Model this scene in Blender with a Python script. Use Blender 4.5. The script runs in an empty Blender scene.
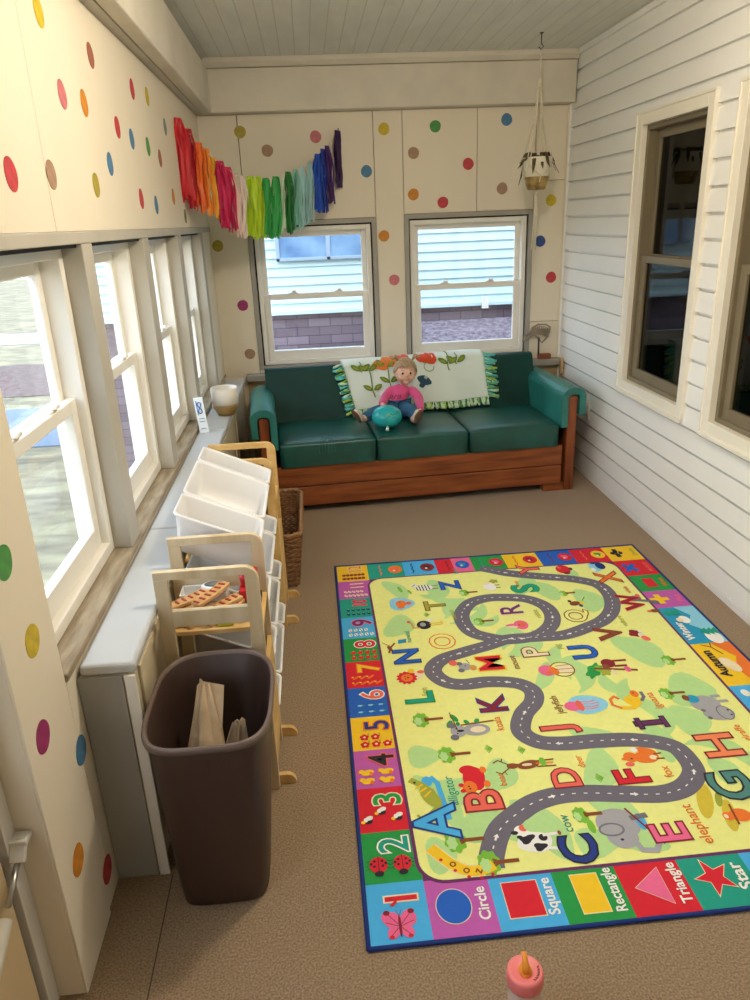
import bpy, bmesh, math, random
from mathutils import Vector, Matrix, noise
from mathutils.geometry import tessellate_polygon
random.seed(7)
S = bpy.context.scene
COL = S.collection
PI = math.pi

# ---------------------------------------------------------------- camera, world, light, exposure
cam_d = bpy.data.cameras.new('camera'); cam = bpy.data.objects.new('camera', cam_d); COL.objects.link(cam)
S.camera = cam
cf = Vector((0.06879056, 0.93259084, -0.35431933)); cr = Vector((0.99538922, -0.08795812, -0.03825802)); cu = Vector((0.06684434, 0.35005385, 0.93434155))
m = Matrix.Identity(4)
for i in range(3):
    m[i][0] = cr[i]; m[i][1] = cu[i]; m[i][2] = -cf[i]
m[2][3] = 1.58
cam.matrix_world = m
cam_d.sensor_fit = 'VERTICAL'; cam_d.sensor_height = 36.0; cam_d.lens = 737.275 * 36 / 1000; cam_d.clip_start = 0.02

w = bpy.data.worlds.new('sky'); S.world = w; w.use_nodes = True
nt = w.node_tree; nt.nodes.clear()
wo = nt.nodes.new('ShaderNodeOutputWorld'); wb = nt.nodes.new('ShaderNodeBackground')
tc = nt.nodes.new('ShaderNodeTexCoord'); sp = nt.nodes.new('ShaderNodeSeparateXYZ'); rp = nt.nodes.new('ShaderNodeValToRGB')
rp.color_ramp.elements[0].position = 0.0; rp.color_ramp.elements[0].color = (0.85, 0.92, 1.0, 1)
rp.color_ramp.elements[1].position = 0.7; rp.color_ramp.elements[1].color = (0.62, 0.78, 1.0, 1)
nt.links.new(tc.outputs['Generated'], sp.inputs[0]); nt.links.new(sp.outputs['Z'], rp.inputs[0])
nt.links.new(rp.outputs[0], wb.inputs['Color']); wb.inputs['Strength'].default_value = 3.5
nt.links.new(wb.outputs[0], wo.inputs[0])

S.view_settings.view_transform = 'Standard'; S.view_settings.look = 'None'
S.view_settings.exposure = 0.44; S.view_settings.gamma = 1.0; S.view_settings.use_curve_mapping = False

LAMP_POS = (0.52, 1.98, 2.26); LAMP_W = 38.0
ld = bpy.data.lights.new('bulb', 'POINT'); ld.energy = LAMP_W; ld.color = (1.0, 0.88, 0.73); ld.shadow_soft_size = 0.05
lamp = bpy.data.objects.new('bulb', ld); lamp.location = LAMP_POS; COL.objects.link(lamp)

# ---------------------------------------------------------------- materials
def lin(h):
    h = h.lstrip('#'); o = []
    for i in (0, 2, 4):
        v = int(h[i:i+2], 16) / 255
        o.append(v / 12.92 if v <= 0.04045 else ((v + 0.055) / 1.055) ** 2.4)
    return tuple(o) + (1,)
MATS = {}
def mat(name, col, rough=0.6, var=0.08, vscale=6.0, bump=0.0, bscale=80.0, metal=0.0, spec=0.5, trans=0.0, stretch=None, col2=None, detail=3.0, sub=0.0, emit=0.0, sheen=0.0):
    """paint / cloth / wood: a noise mixes two tones, optional stretched grain and bump"""
    if name in MATS: return MATS[name]
    M = bpy.data.materials.new(name); M.use_nodes = True; n = M.node_tree; L = n.links
    b = n.nodes['Principled BSDF']
    c = lin(col); d = lin(col2) if col2 else tuple(max(0, x * (1 - var)) for x in c[:3]) + (1,)
    t = n.nodes.new('ShaderNodeTexCoord'); mp = n.nodes.new('ShaderNodeMapping')
    if stretch: mp.inputs['Scale'].default_value = stretch
    L.new(t.outputs['Object'], mp.inputs[0])
    no = n.nodes.new('ShaderNodeTexNoise'); no.inputs['Scale'].default_value = vscale; no.inputs['Detail'].default_value = detail
    L.new(mp.outputs[0], no.inputs['Vector'])
    r = n.nodes.new('ShaderNodeValToRGB'); r.color_ramp.elements[0].position = 0.32; r.color_ramp.elements[1].position = 0.68
    r.color_ramp.elements[0].color = d; r.color_ramp.elements[1].color = c
    L.new(no.outputs['Fac'], r.inputs[0]); L.new(r.outputs[0], b.inputs['Base Color'])
    b.inputs['Roughness'].default_value = rough; b.inputs['Metallic'].default_value = metal
    b.inputs['Specular IOR Level'].default_value = spec; b.inputs['Transmission Weight'].default_value = trans
    if sub: b.inputs['Subsurface Weight'].default_value = sub; b.inputs['Subsurface Radius'].default_value = (0.02, 0.01, 0.006)
    if sheen: b.inputs['Sheen Weight'].default_value = sheen
    if emit: b.inputs['Emission Color'].default_value = c; b.inputs['Emission Strength'].default_value = emit
    if bump:
        n2 = n.nodes.new('ShaderNodeTexNoise'); n2.inputs['Scale'].default_value = bscale; n2.inputs['Detail'].default_value = 3
        L.new(mp.outputs[0], n2.inputs['Vector'])
        bp = n.nodes.new('ShaderNodeBump'); bp.inputs['Strength'].default_value = bump; bp.inputs['Distance'].default_value = 0.004
        L.new(n2.outputs['Fac'], bp.inputs['Height']); L.new(bp.outputs[0], b.inputs['Normal'])
    MATS[name] = M; return M

def glass(name, tint=(1, 1, 1, 1), refl=0.03, rough=0.0, edge=0.16):
    M = bpy.data.materials.new(name); M.use_nodes = True; n = M.node_tree; L = n.links
    n.nodes.remove(n.nodes['Principled BSDF']); out = n.nodes['Material Output']
    tr = n.nodes.new('ShaderNodeBsdfTransparent'); tr.inputs[0].default_value = tint
    gl = n.nodes.new('ShaderNodeBsdfGlossy'); gl.inputs['Roughness'].default_value = rough
    fr = n.nodes.new('ShaderNodeLayerWeight'); fr.inputs[0].default_value = 0.25
    ma = n.nodes.new('ShaderNodeMath'); ma.operation = 'MULTIPLY_ADD'; ma.inputs[1].default_value = edge; ma.inputs[2].default_value = refl
    mx = n.nodes.new('ShaderNodeMixShader')
    L.new(fr.outputs['Facing'], ma.inputs[0]); L.new(ma.outputs[0], mx.inputs[0])
    L.new(tr.outputs[0], mx.inputs[1]); L.new(gl.outputs[0], mx.inputs[2]); L.new(mx.outputs[0], out.inputs[0])
    return M

def stripes(name, col, dark, axis, pitch, lw, rough=0.6, jitter=0.0):
    """boards: thin darker joints every `pitch` metres along an axis"""
    M = mat(name, col, rough, var=0.10, vscale=3.0, stretch=(4, 1, 1) if axis == 0 else (1, 1, 1), bump=0.15, bscale=30)
    n = M.node_tree; L = n.links; b = n.nodes['Principled BSDF']
    old = b.inputs['Base Color'].links[0].from_socket
    t = n.nodes.new('ShaderNodeTexCoord'); s = n.nodes.new('ShaderNodeSeparateXYZ'); L.new(t.outputs['Object'], s.inputs[0])
    a = n.nodes.new('ShaderNodeMath'); a.operation = 'DIVIDE'; a.inputs[1].default_value = pitch; L.new(s.outputs[axis], a.inputs[0])
    f = n.nodes.new('ShaderNodeMath'); f.operation = 'FRACT'; L.new(a.outputs[0], f.inputs[0])
    g = n.nodes.new('ShaderNodeMath'); g.operation = 'LESS_THAN'; g.inputs[1].default_value = lw / pitch; L.new(f.outputs[0], g.inputs[0])
    mx = n.nodes.new('ShaderNodeMixRGB'); mx.inputs[2].default_value = lin(dark)
    L.new(g.outputs[0], mx.inputs[0]); L.new(old, mx.inputs[1]); L.new(mx.outputs[0], b.inputs['Base Color'])
    return M

def wood(name, c1, c2, axis=0, rough=0.45, scale=7.0):
    st = [14, 14, 14]; st[axis] = 1.2
    return mat(name, c1, rough, col2=c2, vscale=scale / 3, stretch=tuple(st), detail=5, bump=0.12, bscale=6)

# ---------------------------------------------------------------- mesh building
class MB:
    def __init__(s): s.v = []; s.f = []; s.mi = []; s.sm = []; s.cur = 0; s.smooth = False
    def add(s, vs, fs, mi=None, smooth=None):
        b = len(s.v); s.v += [tuple(x) for x in vs]
        for f in fs: s.f.append([b + i for i in f]); s.mi.append(s.cur if mi is None else mi); s.sm.append(s.smooth if smooth is None else smooth)
    def box(s, x0, x1, y0, y1, z0, z1, mi=None):
        x0, x1 = min(x0, x1), max(x0, x1); y0, y1 = min(y0, y1), max(y0, y1); z0, z1 = min(z0, z1), max(z0, z1)
        v = [(x0,y0,z0),(x1,y0,z0),(x1,y1,z0),(x0,y1,z0),(x0,y0,z1),(x1,y0,z1),(x1,y1,z1),(x0,y1,z1)]
        s.add(v, [(0,3,2,1),(4,5,6,7),(0,1,5,4),(1,2,6,5),(2,3,7,6),(3,0,4,7)], mi, False); return s
    def bar(s, a, b, w, h=None, up=(0,0,1)):
        """rectangular bar from a to b"""
        a = Vector(a); b = Vector(b); h = h or w; d = (b - a).normalized(); up = Vector(up)
        if abs(d.dot(up)) > 0.99: up = Vector((1, 0, 0))
        r = d.cross(up).normalized(); u = r.cross(d)
        v = [p + r * (i * w / 2) + u * (j * h / 2) for p in (a, b) for i, j in ((-1,-1),(1,-1),(1,1),(-1,1))]
        s.add(v, [(0,3,2,1)[::-1],(4,5,6,7)[::-1],(0,1,5,4)[::-1],(1,2,6,5)[::-1],(2,3,7,6)[::-1],(3,0,4,7)[::-1]], None, False); return s
    def tube(s, pts, r, n=8, cap=True, closed=False):
        pts = [Vector(p) for p in pts]; rr = r if isinstance(r, (list, tuple)) else [r] * len(pts); N = len(pts); vs = []
        ref = None
        for i, p in enumerate(pts):
            if closed: d = pts[(i+1) % N] - pts[i-1]
            else: d = pts[min(i+1, N-1)] - pts[max(i-1, 0)]
            if d.length < 1e-9: d = Vector((0, 0, 1))
            d.normalize()
            if ref is None: ref = Vector((0,0,1)) if abs(d.z) < 0.9 else Vector((1,0,0))
            a = d.cross(ref)
            if a.length < 1e-6: a = d.orthogonal()
            a.normalize(); b = a.cross(d).normalized(); ref = b
            for k in range(n):
                t = 2 * PI * k / n; vs.append(p + (a * math.cos(t) + b * math.sin(t)) * rr[i])
        fs = []
        for i in range(N if closed else N - 1):
            j = (i + 1) % N
            for k in range(n): fs.append((i*n+k, i*n+(k+1)%n, j*n+(k+1)%n, j*n+k))
        if cap and not closed: fs.append(tuple(range(n))[::-1]); fs.append(tuple((N-1)*n+k for k in range(n)))
        s.add(vs, fs, None, True); return s
    def lathe(s, prof, c=(0,0,0), n=32, sx=1, sy=1, cap0=True, cap1=False, smooth=True):
        vs = []; fs = []; N = len(prof)
        for r, z in prof:
            for k in range(n):
                t = 2*PI*k/n; vs.append((c[0]+r*sx*math.cos(t), c[1]+r*sy*math.sin(t), c[2]+z))
        for i in range(N-1):
            for k in range(n): fs.append((i*n+k, i*n+(k+1)%n, (i+1)*n+(k+1)%n, (i+1)*n+k))
        if cap0: fs.append(tuple(range(n))[::-1])
        if cap1: fs.append(tuple((N-1)*n+k for k in range(n)))
        s.add(vs, fs, None, smooth); return s
    def ball(s, c, r, n=16, mi=None):
        if not isinstance(r, (list, tuple)): r = (r, r, r)
        vs = [(c[0], c[1], c[2]-r[2])]; H = n // 2
        for i in range(1, H):
            p = -PI/2 + PI*i/H
            for k in range(n):
                t = 2*PI*k/n; vs.append((c[0]+r[0]*math.cos(p)*math.cos(t), c[1]+r[1]*math.cos(p)*math.sin(t), c[2]+r[2]*math.sin(p)))
        vs.append((c[0], c[1], c[2]+r[2])); fs = [(0, 1+(k+1)%n, 1+k) for k in range(n)]
        for i in range(H-2):
            for k in range(n): a = 1+i*n; fs.append((a+k, a+(k+1)%n, a+n+(k+1)%n, a+n+k))
        a = 1+(H-2)*n; fs += [(a+k, a+(k+1)%n, len(vs)-1) for k in range(n)]
        s.add(vs, fs, mi, True); return s
    def prism(s, poly, d0, d1, axis='y', mi=None):
        """extrude a 2-D outline along an axis: poly is (x,z) for y, (y,z) for x, (x,y) for z"""
        def P(p, d): return (p[0], d, p[1]) if axis == 'y' else ((d, p[0], p[1]) if axis == 'x' else (p[0], p[1], d))
        n = len(poly); vs = [P(p, d0) for p in poly] + [P(p, d1) for p in poly]
        tri = tessellate_polygon([[Vector((p[0], p[1], 0)) for p in poly]])
        fs = [t for t in tri] + [tuple(n + i for i in t)[::-1] for t in tri] + [(i, (i+1) % n, n+(i+1) % n, n+i) for i in range(n)]
        s.add(vs, fs, mi, False); return s
    def grid(s, fn, nu, nv, mi=None, thick=0.0, smooth=True):
        vs = [fn(i/nu, j/nv) for i in range(nu+1) for j in range(nv+1)]
        fs = [(i*(nv+1)+j, (i+1)*(nv+1)+j, (i+1)*(nv+1)+j+1, i*(nv+1)+j+1) for i in range(nu) for j in range(nv)]
        s.add(vs, fs, mi, smooth); return s
    def shift(s, d): s.v = [(a[0]+d[0], a[1]+d[1], a[2]+d[2]) for a in s.v]; return s
    def build(s, name, mats, parent=None, bevel=0.0, seg=2, solid=0.0, subsurf=0, origin=None, weld=False, solid_off=0):
        me = bpy.data.meshes.new(name)
        org = Vector((0, 0, 0))
        if origin is not None: org = Vector(origin)
        elif parent is not None and parent.get('_world'): org = Vector(parent['_world'])
        me.from_pydata([tuple(Vector(v) - org) for v in s.v], [], s.f)
        if not isinstance(mats, (list, tuple)): mats = [mats]
        for M in mats: me.materials.append(M)
        for p, mi, sm in zip(me.polygons, s.mi, s.sm): p.material_index = mi if mi < len(mats) else 0; p.use_smooth = sm
        bm = bmesh.new(); bm.from_mesh(me)
        if weld: bmesh.ops.remove_doubles(bm, verts=bm.verts, dist=1e-5)
        bmesh.ops.recalc_face_normals(bm, faces=bm.faces); bm.to_mesh(me); bm.free()
        o = bpy.data.objects.new(name, me); COL.objects.link(o)
        if parent is not None:
            o.parent = parent
            if parent.get('_world'): o['_world'] = parent['_world']
        elif origin is not None: o.location = org
        if solid: md = o.modifiers.new('solid', 'SOLIDIFY'); md.thickness = solid; md.offset = solid_off
        if bevel: md = o.modifiers.new('bevel', 'BEVEL'); md.width = bevel; md.segments = seg; md.limit_method = 'ANGLE'; md.angle_limit = math.radians(40)
        if bevel: md.harden_normals = False
        if subsurf: md = o.modifiers.new('sub', 'SUBSURF'); md.levels = subsurf; md.render_levels = subsurf
        return o

def B(*a): return MB().box(*a)
def tag(o, label, cat, group=None):
    o['label'] = label; o['category'] = cat
    if group: o['group'] = group
    return o
def thing(name, label, cat, loc=(0,0,0), rotz=0.0, group=None, local=False):
    """an Empty at the thing's base; with local=False its parts are given in room coordinates"""
    o = bpy.data.objects.new(name, None); COL.objects.link(o); o.location = loc; o.rotation_euler = (0, 0, rotz); o.empty_display_size = 0.1
    if not local: o['_world'] = tuple(loc)
    return tag(o, label, cat, group)
def structure(name, mb, m, **k):
    o = mb.build(name, m, **k); o['kind'] = 'structure'; return o
def rbox(x0, x1, y0, y1, z0, z1): return MB().box(x0, x1, y0, y1, z0, z1)
def skin_mesh(name, nodes, edges, mat_, parent, sub=2, root=0, smooth=True):
    """grow one continuous surface over a skeleton: nodes = (x,y,z,r) or (x,y,z,(rx,ry))"""
    org = Vector(parent['_world']) if parent is not None and parent.get('_world') else Vector((0,0,0))
    me = bpy.data.meshes.new('sk'); me.from_pydata([tuple(Vector(q[:3]) - org) for q in nodes], edges, [])
    o = bpy.data.objects.new(name, me); COL.objects.link(o)
    md = o.modifiers.new('skin', 'SKIN'); md.use_smooth_shade = smooth; md.branch_smoothing = 0.6
    for i, q in enumerate(nodes):
        sv = me.skin_vertices[0].data[i]; r = q[3]; sv.radius = r if isinstance(r, tuple) else (r, r); sv.use_root = (i == root)
    if sub: s2 = o.modifiers.new('sub', 'SUBSURF'); s2.levels = sub; s2.render_levels = sub
    bpy.context.view_layer.update()
    dg = bpy.context.evaluated_depsgraph_get(); ne = bpy.data.meshes.new_from_object(o.evaluated_get(dg))
    for mo in list(o.modifiers): o.modifiers.remove(mo)
    o.data = ne; ne.name = name; ne.materials.clear(); ne.materials.append(mat_)
    for p in ne.polygons: p.use_smooth = True
    if parent is not None:
        o.parent = parent
        if parent.get('_world'): o['_world'] = parent['_world']
    return o

# palette
WALL = mat('wall_cream_paint', '#EADFC8', 0.55, var=0.05, vscale=2.0, stretch=(1, 1, 0.3), bump=0.1, bscale=12)
TRIM = mat('trim_grey_paint', '#BDB6A6', 0.5, var=0.12, vscale=5, stretch=(1, 1, 0.4), bump=0.08, bscale=20)
GREYTRIM = mat('window_casing_grey', '#A49F94', 0.5, var=0.1)
BEAM = mat('beam_old_paint', '#DCD4C2', 0.6, var=0.14, vscale=4, bump=0.2, bscale=14)
VINYL = mat('white_vinyl', '#EFEBE0', 0.32, var=0.03)
SIDING = mat('siding_white', '#F3F2EE', 0.5, var=0.03, vscale=3, bump=0.05, bscale=25)
SEAM = mat('joint_dark', '#55493A', 0.9)
CEIL = stripes('ceiling_boards', '#E0DFD6', '#C6C4B7', 0, 0.082, 0.006)
CARPET = mat('carpet_brown', '#AD9272', 0.95, col2='#7E684E', vscale=190, detail=4, bump=0.9, bscale=260, sheen=0.2)
GLASS = glass('window_glass')
DARKGLASS = glass('house_window_glass', (0.5, 0.5, 0.45, 1), 0.03, 0.0, 0.07)
SILLWOOD = mat('sill_worn_paint', '#B3A48A', 0.6, col2='#8F7F66', vscale=9, stretch=(6, 1, 6), bump=0.2, bscale=20)
CHROME = mat('dull_metal', '#B9B9B4', 0.3, metal=0.9)
BLACKM = mat('gap_shade_black', '#1B1A18', 0.7)  # black that paints the shade inside narrow gaps
ROAD = [(0.335, 0.188), (0.344, 0.229), (0.386, 0.31), (0.454, 0.365), (0.513, 0.398), (0.589, 0.415), (0.676, 0.411), (0.768, 0.396), (0.875, 0.382), (0.952, 0.399),
 (1.008, 0.451), (1.018, 0.516), (0.997, 0.576), (0.901, 0.616), (0.782, 0.628), (0.674, 0.63), (0.595, 0.649), (0.556, 0.706), (0.586, 0.789), (0.64, 0.854),
 (0.653, 0.918), (0.609, 0.968), (0.512, 0.99), (0.42, 0.987), (0.358, 1.014), (0.327, 1.087), (0.369, 1.153), (0.462, 1.193), (0.568, 1.228), (0.661, 1.262),
 (0.769, 1.258), (0.883, 1.258), (0.989, 1.298), (1.081, 1.349), (1.148, 1.431), (1.183, 1.541), (1.169, 1.65), (1.075, 1.722), (0.94, 1.772), (0.808, 1.825),
 (0.734, 1.874), (0.687, 1.903)]
LOOP = [(0.51, 1.464), (0.563, 1.565), (0.643, 1.603), (0.726, 1.599), (0.817, 1.571), (0.876, 1.503), (0.885, 1.419), (0.851, 1.334), (0.772, 1.269), (0.659, 1.256),
 (0.582, 1.286), (0.521, 1.345), (0.502, 1.411)]
LETTERS = [('A', 0.223, 0.359, 0.125, 'sky', 'navy'), ('B', 0.37, 0.419, 0.11, 'salmon', 'maroon'), ('C', 0.581, 0.219, 0.1, 'navy', 'ink'),
 ('D', 0.631, 0.48, 0.085, 'salmon', 'maroon'), ('E', 0.84, 0.241, 0.1, 'pink', 'maroon'), ('F', 0.827, 0.458, 0.1, 'red', 'maroon'),
 ('G', 1.094, 0.39, 0.12, 'tealgrey', 'ink'), ('H', 1.15, 0.558, 0.12, 'orangepink', 'maroon'), ('I', 0.987, 0.69, 0.105, 'purple', 'ink'),
 ('J', 0.675, 0.707, 0.1, 'salmon', 'maroon'), ('K', 0.501, 0.855, 0.095, 'maroon', 'navy'), ('L', 0.259, 0.928, 0.1, 'teal', 'green'),
 ('M', 0.552, 1.105, 0.1, 'red', 'yellow'), ('N', 0.248, 1.197, 0.1, 'blue', 'navy'), ('O', 0.402, 1.282, 0.1, 'lemon', 'orange'),
 ('P', 0.738, 1.154, 0.1, 'cream', 'brown'), ('Q', 0.983, 1.395, 0.09, 'lemon', 'brown'), ('R', 0.732, 1.484, 0.1, 'purple', 'cream'),
 ('S', 0.846, 1.665, 0.12, 'teal', 'green'), ('T', 0.42, 1.573, 0.09, 'olive', 'brown'), ('U', 0.921, 1.128, 0.1, 'blue', 'navy'),
 ('V', 1.066, 1.242, 0.1, 'brown', 'maroon'), ('W', 1.253, 1.474, 0.09, 'maroon', 'red'), ('X', 1.245, 1.71, 0.1, 'orange', 'maroon'),
 ('Y', 0.914, 1.85, 0.1, 'salmon', 'maroon'), ('Z', 0.518, 1.749, 0.09, 'blue', 'navy')]
WORDS = [('alligator', 0.281, 0.472, 0.045, 'teal'), ('bear', 0.439, 0.497, 0.036, 'orange'), ('cow', 0.571, 0.308, 0.045, 'teal'), ('deer', 0.693, 0.542, 0.036, 'orange'),
 ('elephant', 0.921, 0.263, 0.05, 'orange'), ('fox', 0.932, 0.466, 0.045, 'orange'), ('iguana', 1.044, 0.801, 0.045, 'orange'),
 ('jellyfish', 0.713, 0.825, 0.042, 'brown'), ('koala', 0.492, 0.753, 0.042, 'orange'), ('lion', 0.278, 0.962, 0.04, 'olive'), ('mouse', 0.637, 1.097, 0.042, 'brown'),
 ('pig', 0.832, 1.177, 0.04, 'olive'), ('rabbit', 0.826, 1.436, 0.036, 'olive'), ('ostrich', 0.477, 1.483, 0.036, 'olive'), ('vulture', 1.149, 1.327, 0.036, 'olive'),
 ('sheep', 0.815, 1.709, 0.034, 'orange'), ('zebra', 0.563, 1.886, 0.032, 'teal'), ('whale', 1.276, 1.581, 0.034, 'orange'), ('narwhal', 0.267, 1.337, 0.034, 'teal'),
 ('giraffe', 1.244, 0.604, 0.04, 'orange')]
TREES = [(0.251, 0.807, 0.07), (0.306, 0.626, 0.07), (0.268, 0.286, 0.075), (0.341, 0.204, 0.075), (0.63, 0.333, 0.055), (1.213, 1.028, 0.06), (1.113, 0.833, 0.06),
 (0.572, 1.669, 0.055), (0.584, 1.412, 0.055), (1.002, 1.593, 0.045)]
PATCHES = [(0.448, 1.716, 0.1, 0.05), (0.266, 1.794, 0.1, 0.04), (0.241, 1.427, 0.09, 0.06), (0.202, 0.63, 0.05, 0.05), (0.243, 0.441, 0.12, 0.04), (0.438, 0.518, 0.07, 0.05),
 (0.18, 0.233, 0.06, 0.04), (0.507, 0.294, 0.14, 0.05), (0.74, 0.5, 0.1, 0.05), (0.975, 0.606, 0.1, 0.04), (1.13, 1.111, 0.12, 0.07), (1.193, 0.843, 0.1, 0.08),
 (1.115, 0.687, 0.08, 0.06), (0.923, 1.639, 0.1, 0.05), (0.852, 1.709, 0.12, 0.04), (1.081, 1.52, 0.1, 0.06), (0.722, 0.34, 0.14, 0.05), (0.756, 0.161, 0.04, 0.06),
 (1.104, 0.452, 0.06, 0.04), (1.086, 1.926, 0.06, 0.03), (0.724, 0.996, 0.09, 0.03), (0.793, 0.641, 0.05, 0.05), (0.752, 0.661, 0.05, 0.04), (0.332, 0.317, 0.05, 0.05),
 (0.629, 0.21, 0.05, 0.06)]
ANIM = {'alligator': (0.201, 0.458),
 'apple': (1.067, 1.823),
 'bear': (0.358, 0.516),
 'branch': (0.352, 0.782),
 'bush': (0.909, 0.982),
 'cat': (1.264, 1.49),
 'cow': (0.468, 0.257),
 'deer': (0.53, 0.55),
 'elephant': (0.72, 0.26),
 'fox': (0.888, 0.57),
 'goldfish': (0.272, 1.612),
 'grass1': (0.433, 0.637),
 'grass2': (0.533, 0.618),
 'grass3': (0.37, 1.254),
 'grass4': (0.369, 1.5),
 'grass5': (0.727, 0.467),
 'hippo': (1.216, 0.737),
 'iguana': (0.96, 0.818),
 'jellyfish': (0.796, 0.813),
 'koala': (0.369, 0.734),
 'lion': (0.226, 1.056),
 'meerkat': (1.314, 1.386),
 'mouse': (0.45, 1.095),
 'narwhal': (0.219, 1.277),
 'ostrich': (0.344, 1.419),
 'pig': (0.764, 1.028),
 'rabbit': (0.736, 1.359),
 'savanna': (1.005, 0.342),
 'sheep': (0.689, 1.706),
 'sloth': (0.997, 1.035),
 'swirl': (1.234, 1.39),
 'tiger': (1.052, 0.278),
 'turtle': (1.02, 1.498),
 'vulture': (1.167, 1.222),
 'whale': (1.221, 1.809),
 'zebra': (0.393, 1.744),
 'zoo': (0.262, 0.217)}
BACKDOTS = [(-0.354, 2.106, 'ochre'), (-0.201, 2.0, 'tan'), (0.096, 2.067, 'rose'), (0.397, 1.866, 'blue'), (0.513, 2.098, 'yellow'), (0.493, 1.485, 'orange'),
 (0.829, 2.103, 'green'), (0.692, 1.959, 'tan'), (1.034, 1.887, 'red'), (1.272, 2.128, 'blue'), (1.253, 1.738, 'tan'), (0.687, 1.723, 'orange'), (0.874, 1.67, 'red'),
 (0.551, 1.213, 'rose'), (1.573, 1.657, 'yellow'), (1.512, 1.413, 'navy'), (1.595, 1.184, 'red'), (-0.558, 1.468, 'ochre'), (-0.439, 1.098, 'magenta'),
 (-0.424, 0.785, 'tan')]
LEFTDOTS = [(2.116, 2.075, 'yellow'), (2.567, 2.068, 'brown'), (2.2, 1.913, 'rose'), (2.407, 1.921, 'orange'), (3.126, 2.064, 'red'), (3.412, 2.08, 'yellow'), (2.789, 1.901, 'red'),
 (2.995, 1.886, 'blue'), (3.289, 1.887, 'green'), (3.763, 2.009, 'grey'), (3.529, 1.863, 'brown'), (2.608, 1.778, 'blue'), (2.396, 1.707, 'ochre'), (1.993, 1.712, 'tan'),
 (1.724, 1.698, 'red'), (3.018, 1.688, 'red'), (3.301, 1.673, 'blue'), (3.752, 1.718, 'orange'), (4.048, 1.637, 'olive'), (1.284, 1.018, 'green'),
 (1.324, 0.828, 'yellow'), (1.273, 0.637, 'magenta'), (1.424, 0.459, 'blue'), (1.298, 0.286, 'orange'), (1.43, 0.093, 'red')]
TASSELS = [(-0.58, 4.044, 2.073, -0.577, 4.047, 1.695, 0.051, 'red'), (-0.547, 4.08, 2.029, -0.547, 4.08, 1.666, 0.052, 'dark_red'),
 (-0.508, 4.123, 1.971, -0.515, 4.115, 1.65, 0.052, 'orange'), (-0.478, 4.156, 1.945, -0.475, 4.159, 1.635, 0.049, 'light_orange'),
 (-0.448, 4.189, 1.904, -0.45, 4.186, 1.604, 0.032, 'amber'), (-0.421, 4.217, 1.891, -0.425, 4.214, 1.573, 0.053, 'crimson'),
 (-0.385, 4.258, 1.864, -0.39, 4.251, 1.548, 0.05, 'crimson'), (-0.355, 4.289, 1.835, -0.363, 4.281, 1.523, 0.025, 'pale_pink'),
 (-0.32, 4.328, 1.821, -0.341, 4.305, 1.514, 0.029, 'blush'), (-0.279, 4.373, 1.822, -0.288, 4.363, 1.503, 0.058, 'lime'),
 (-0.239, 4.417, 1.823, -0.251, 4.403, 1.5, 0.044, 'lime'), (-0.202, 4.457, 1.816, -0.212, 4.445, 1.498, 0.052, 'green'),
 (-0.148, 4.516, 1.825, -0.174, 4.487, 1.504, 0.056, 'glitter_green'), (-0.11, 4.557, 1.834, -0.13, 4.535, 1.526, 0.023, 'mint'),
 (-0.079, 4.591, 1.851, -0.087, 4.582, 1.524, 0.05, 'dark_green'), (-0.038, 4.635, 1.865, -0.051, 4.622, 1.539, 0.043, 'sea'),
 (0.001, 4.678, 1.878, -0.005, 4.672, 1.554, 0.047, 'aqua'), (0.047, 4.728, 1.904, 0.024, 4.703, 1.578, 0.043, 'aqua'),
 (0.096, 4.781, 1.952, 0.083, 4.768, 1.628, 0.052, 'blue'), (0.131, 4.82, 1.982, 0.127, 4.816, 1.635, 0.048, 'royal'),
 (0.158, 4.85, 2.0, 0.163, 4.855, 1.678, 0.049, 'violet'), (0.226, 4.924, 2.088, 0.222, 4.919, 1.774, 0.054, 'plum')]
CORD = [(-0.585, 4.039, 2.09), (-0.58, 4.044, 2.073), (-0.547, 4.08, 2.029), (-0.508, 4.123, 1.971), (-0.478, 4.156, 1.945), (-0.448, 4.189, 1.904), (-0.421, 4.217, 1.891),
 (-0.385, 4.258, 1.864), (-0.355, 4.289, 1.835), (-0.32, 4.328, 1.821), (-0.279, 4.373, 1.822), (-0.239, 4.417, 1.823), (-0.202, 4.457, 1.816), (-0.148, 4.516, 1.825),
 (-0.11, 4.557, 1.834), (-0.079, 4.591, 1.851), (-0.038, 4.635, 1.865), (0.001, 4.678, 1.878), (0.047, 4.728, 1.904), (0.096, 4.781, 1.952), (0.131, 4.82, 1.982),
 (0.158, 4.85, 2.0), (0.226, 4.924, 2.088), (0.232, 4.93, 2.096)]

# ================================================================ THE SETTING
XR, YB, XL, ZC = 1.6865, 4.968, -0.60, 2.475
YN = -1.3
structure('floor', B(-0.75, 1.80, YN - 0.1, YB + 0.1, -0.12, 0.0), CARPET)
structure('trim_29', B(-0.461, -0.458, YN + .001, 1.503, 0.0002, 0.0012), mat('carpet_seam', '#5E4C3A', .95))
structure('ceiling', B(-0.75, 1.80, YN - 0.1, YB + 0.1, ZC, ZC + 0.08), CEIL)
structure('wall_front', B(-0.75, 1.80, YN - 0.1, YN, 0.0, ZC), WALL)
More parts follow.
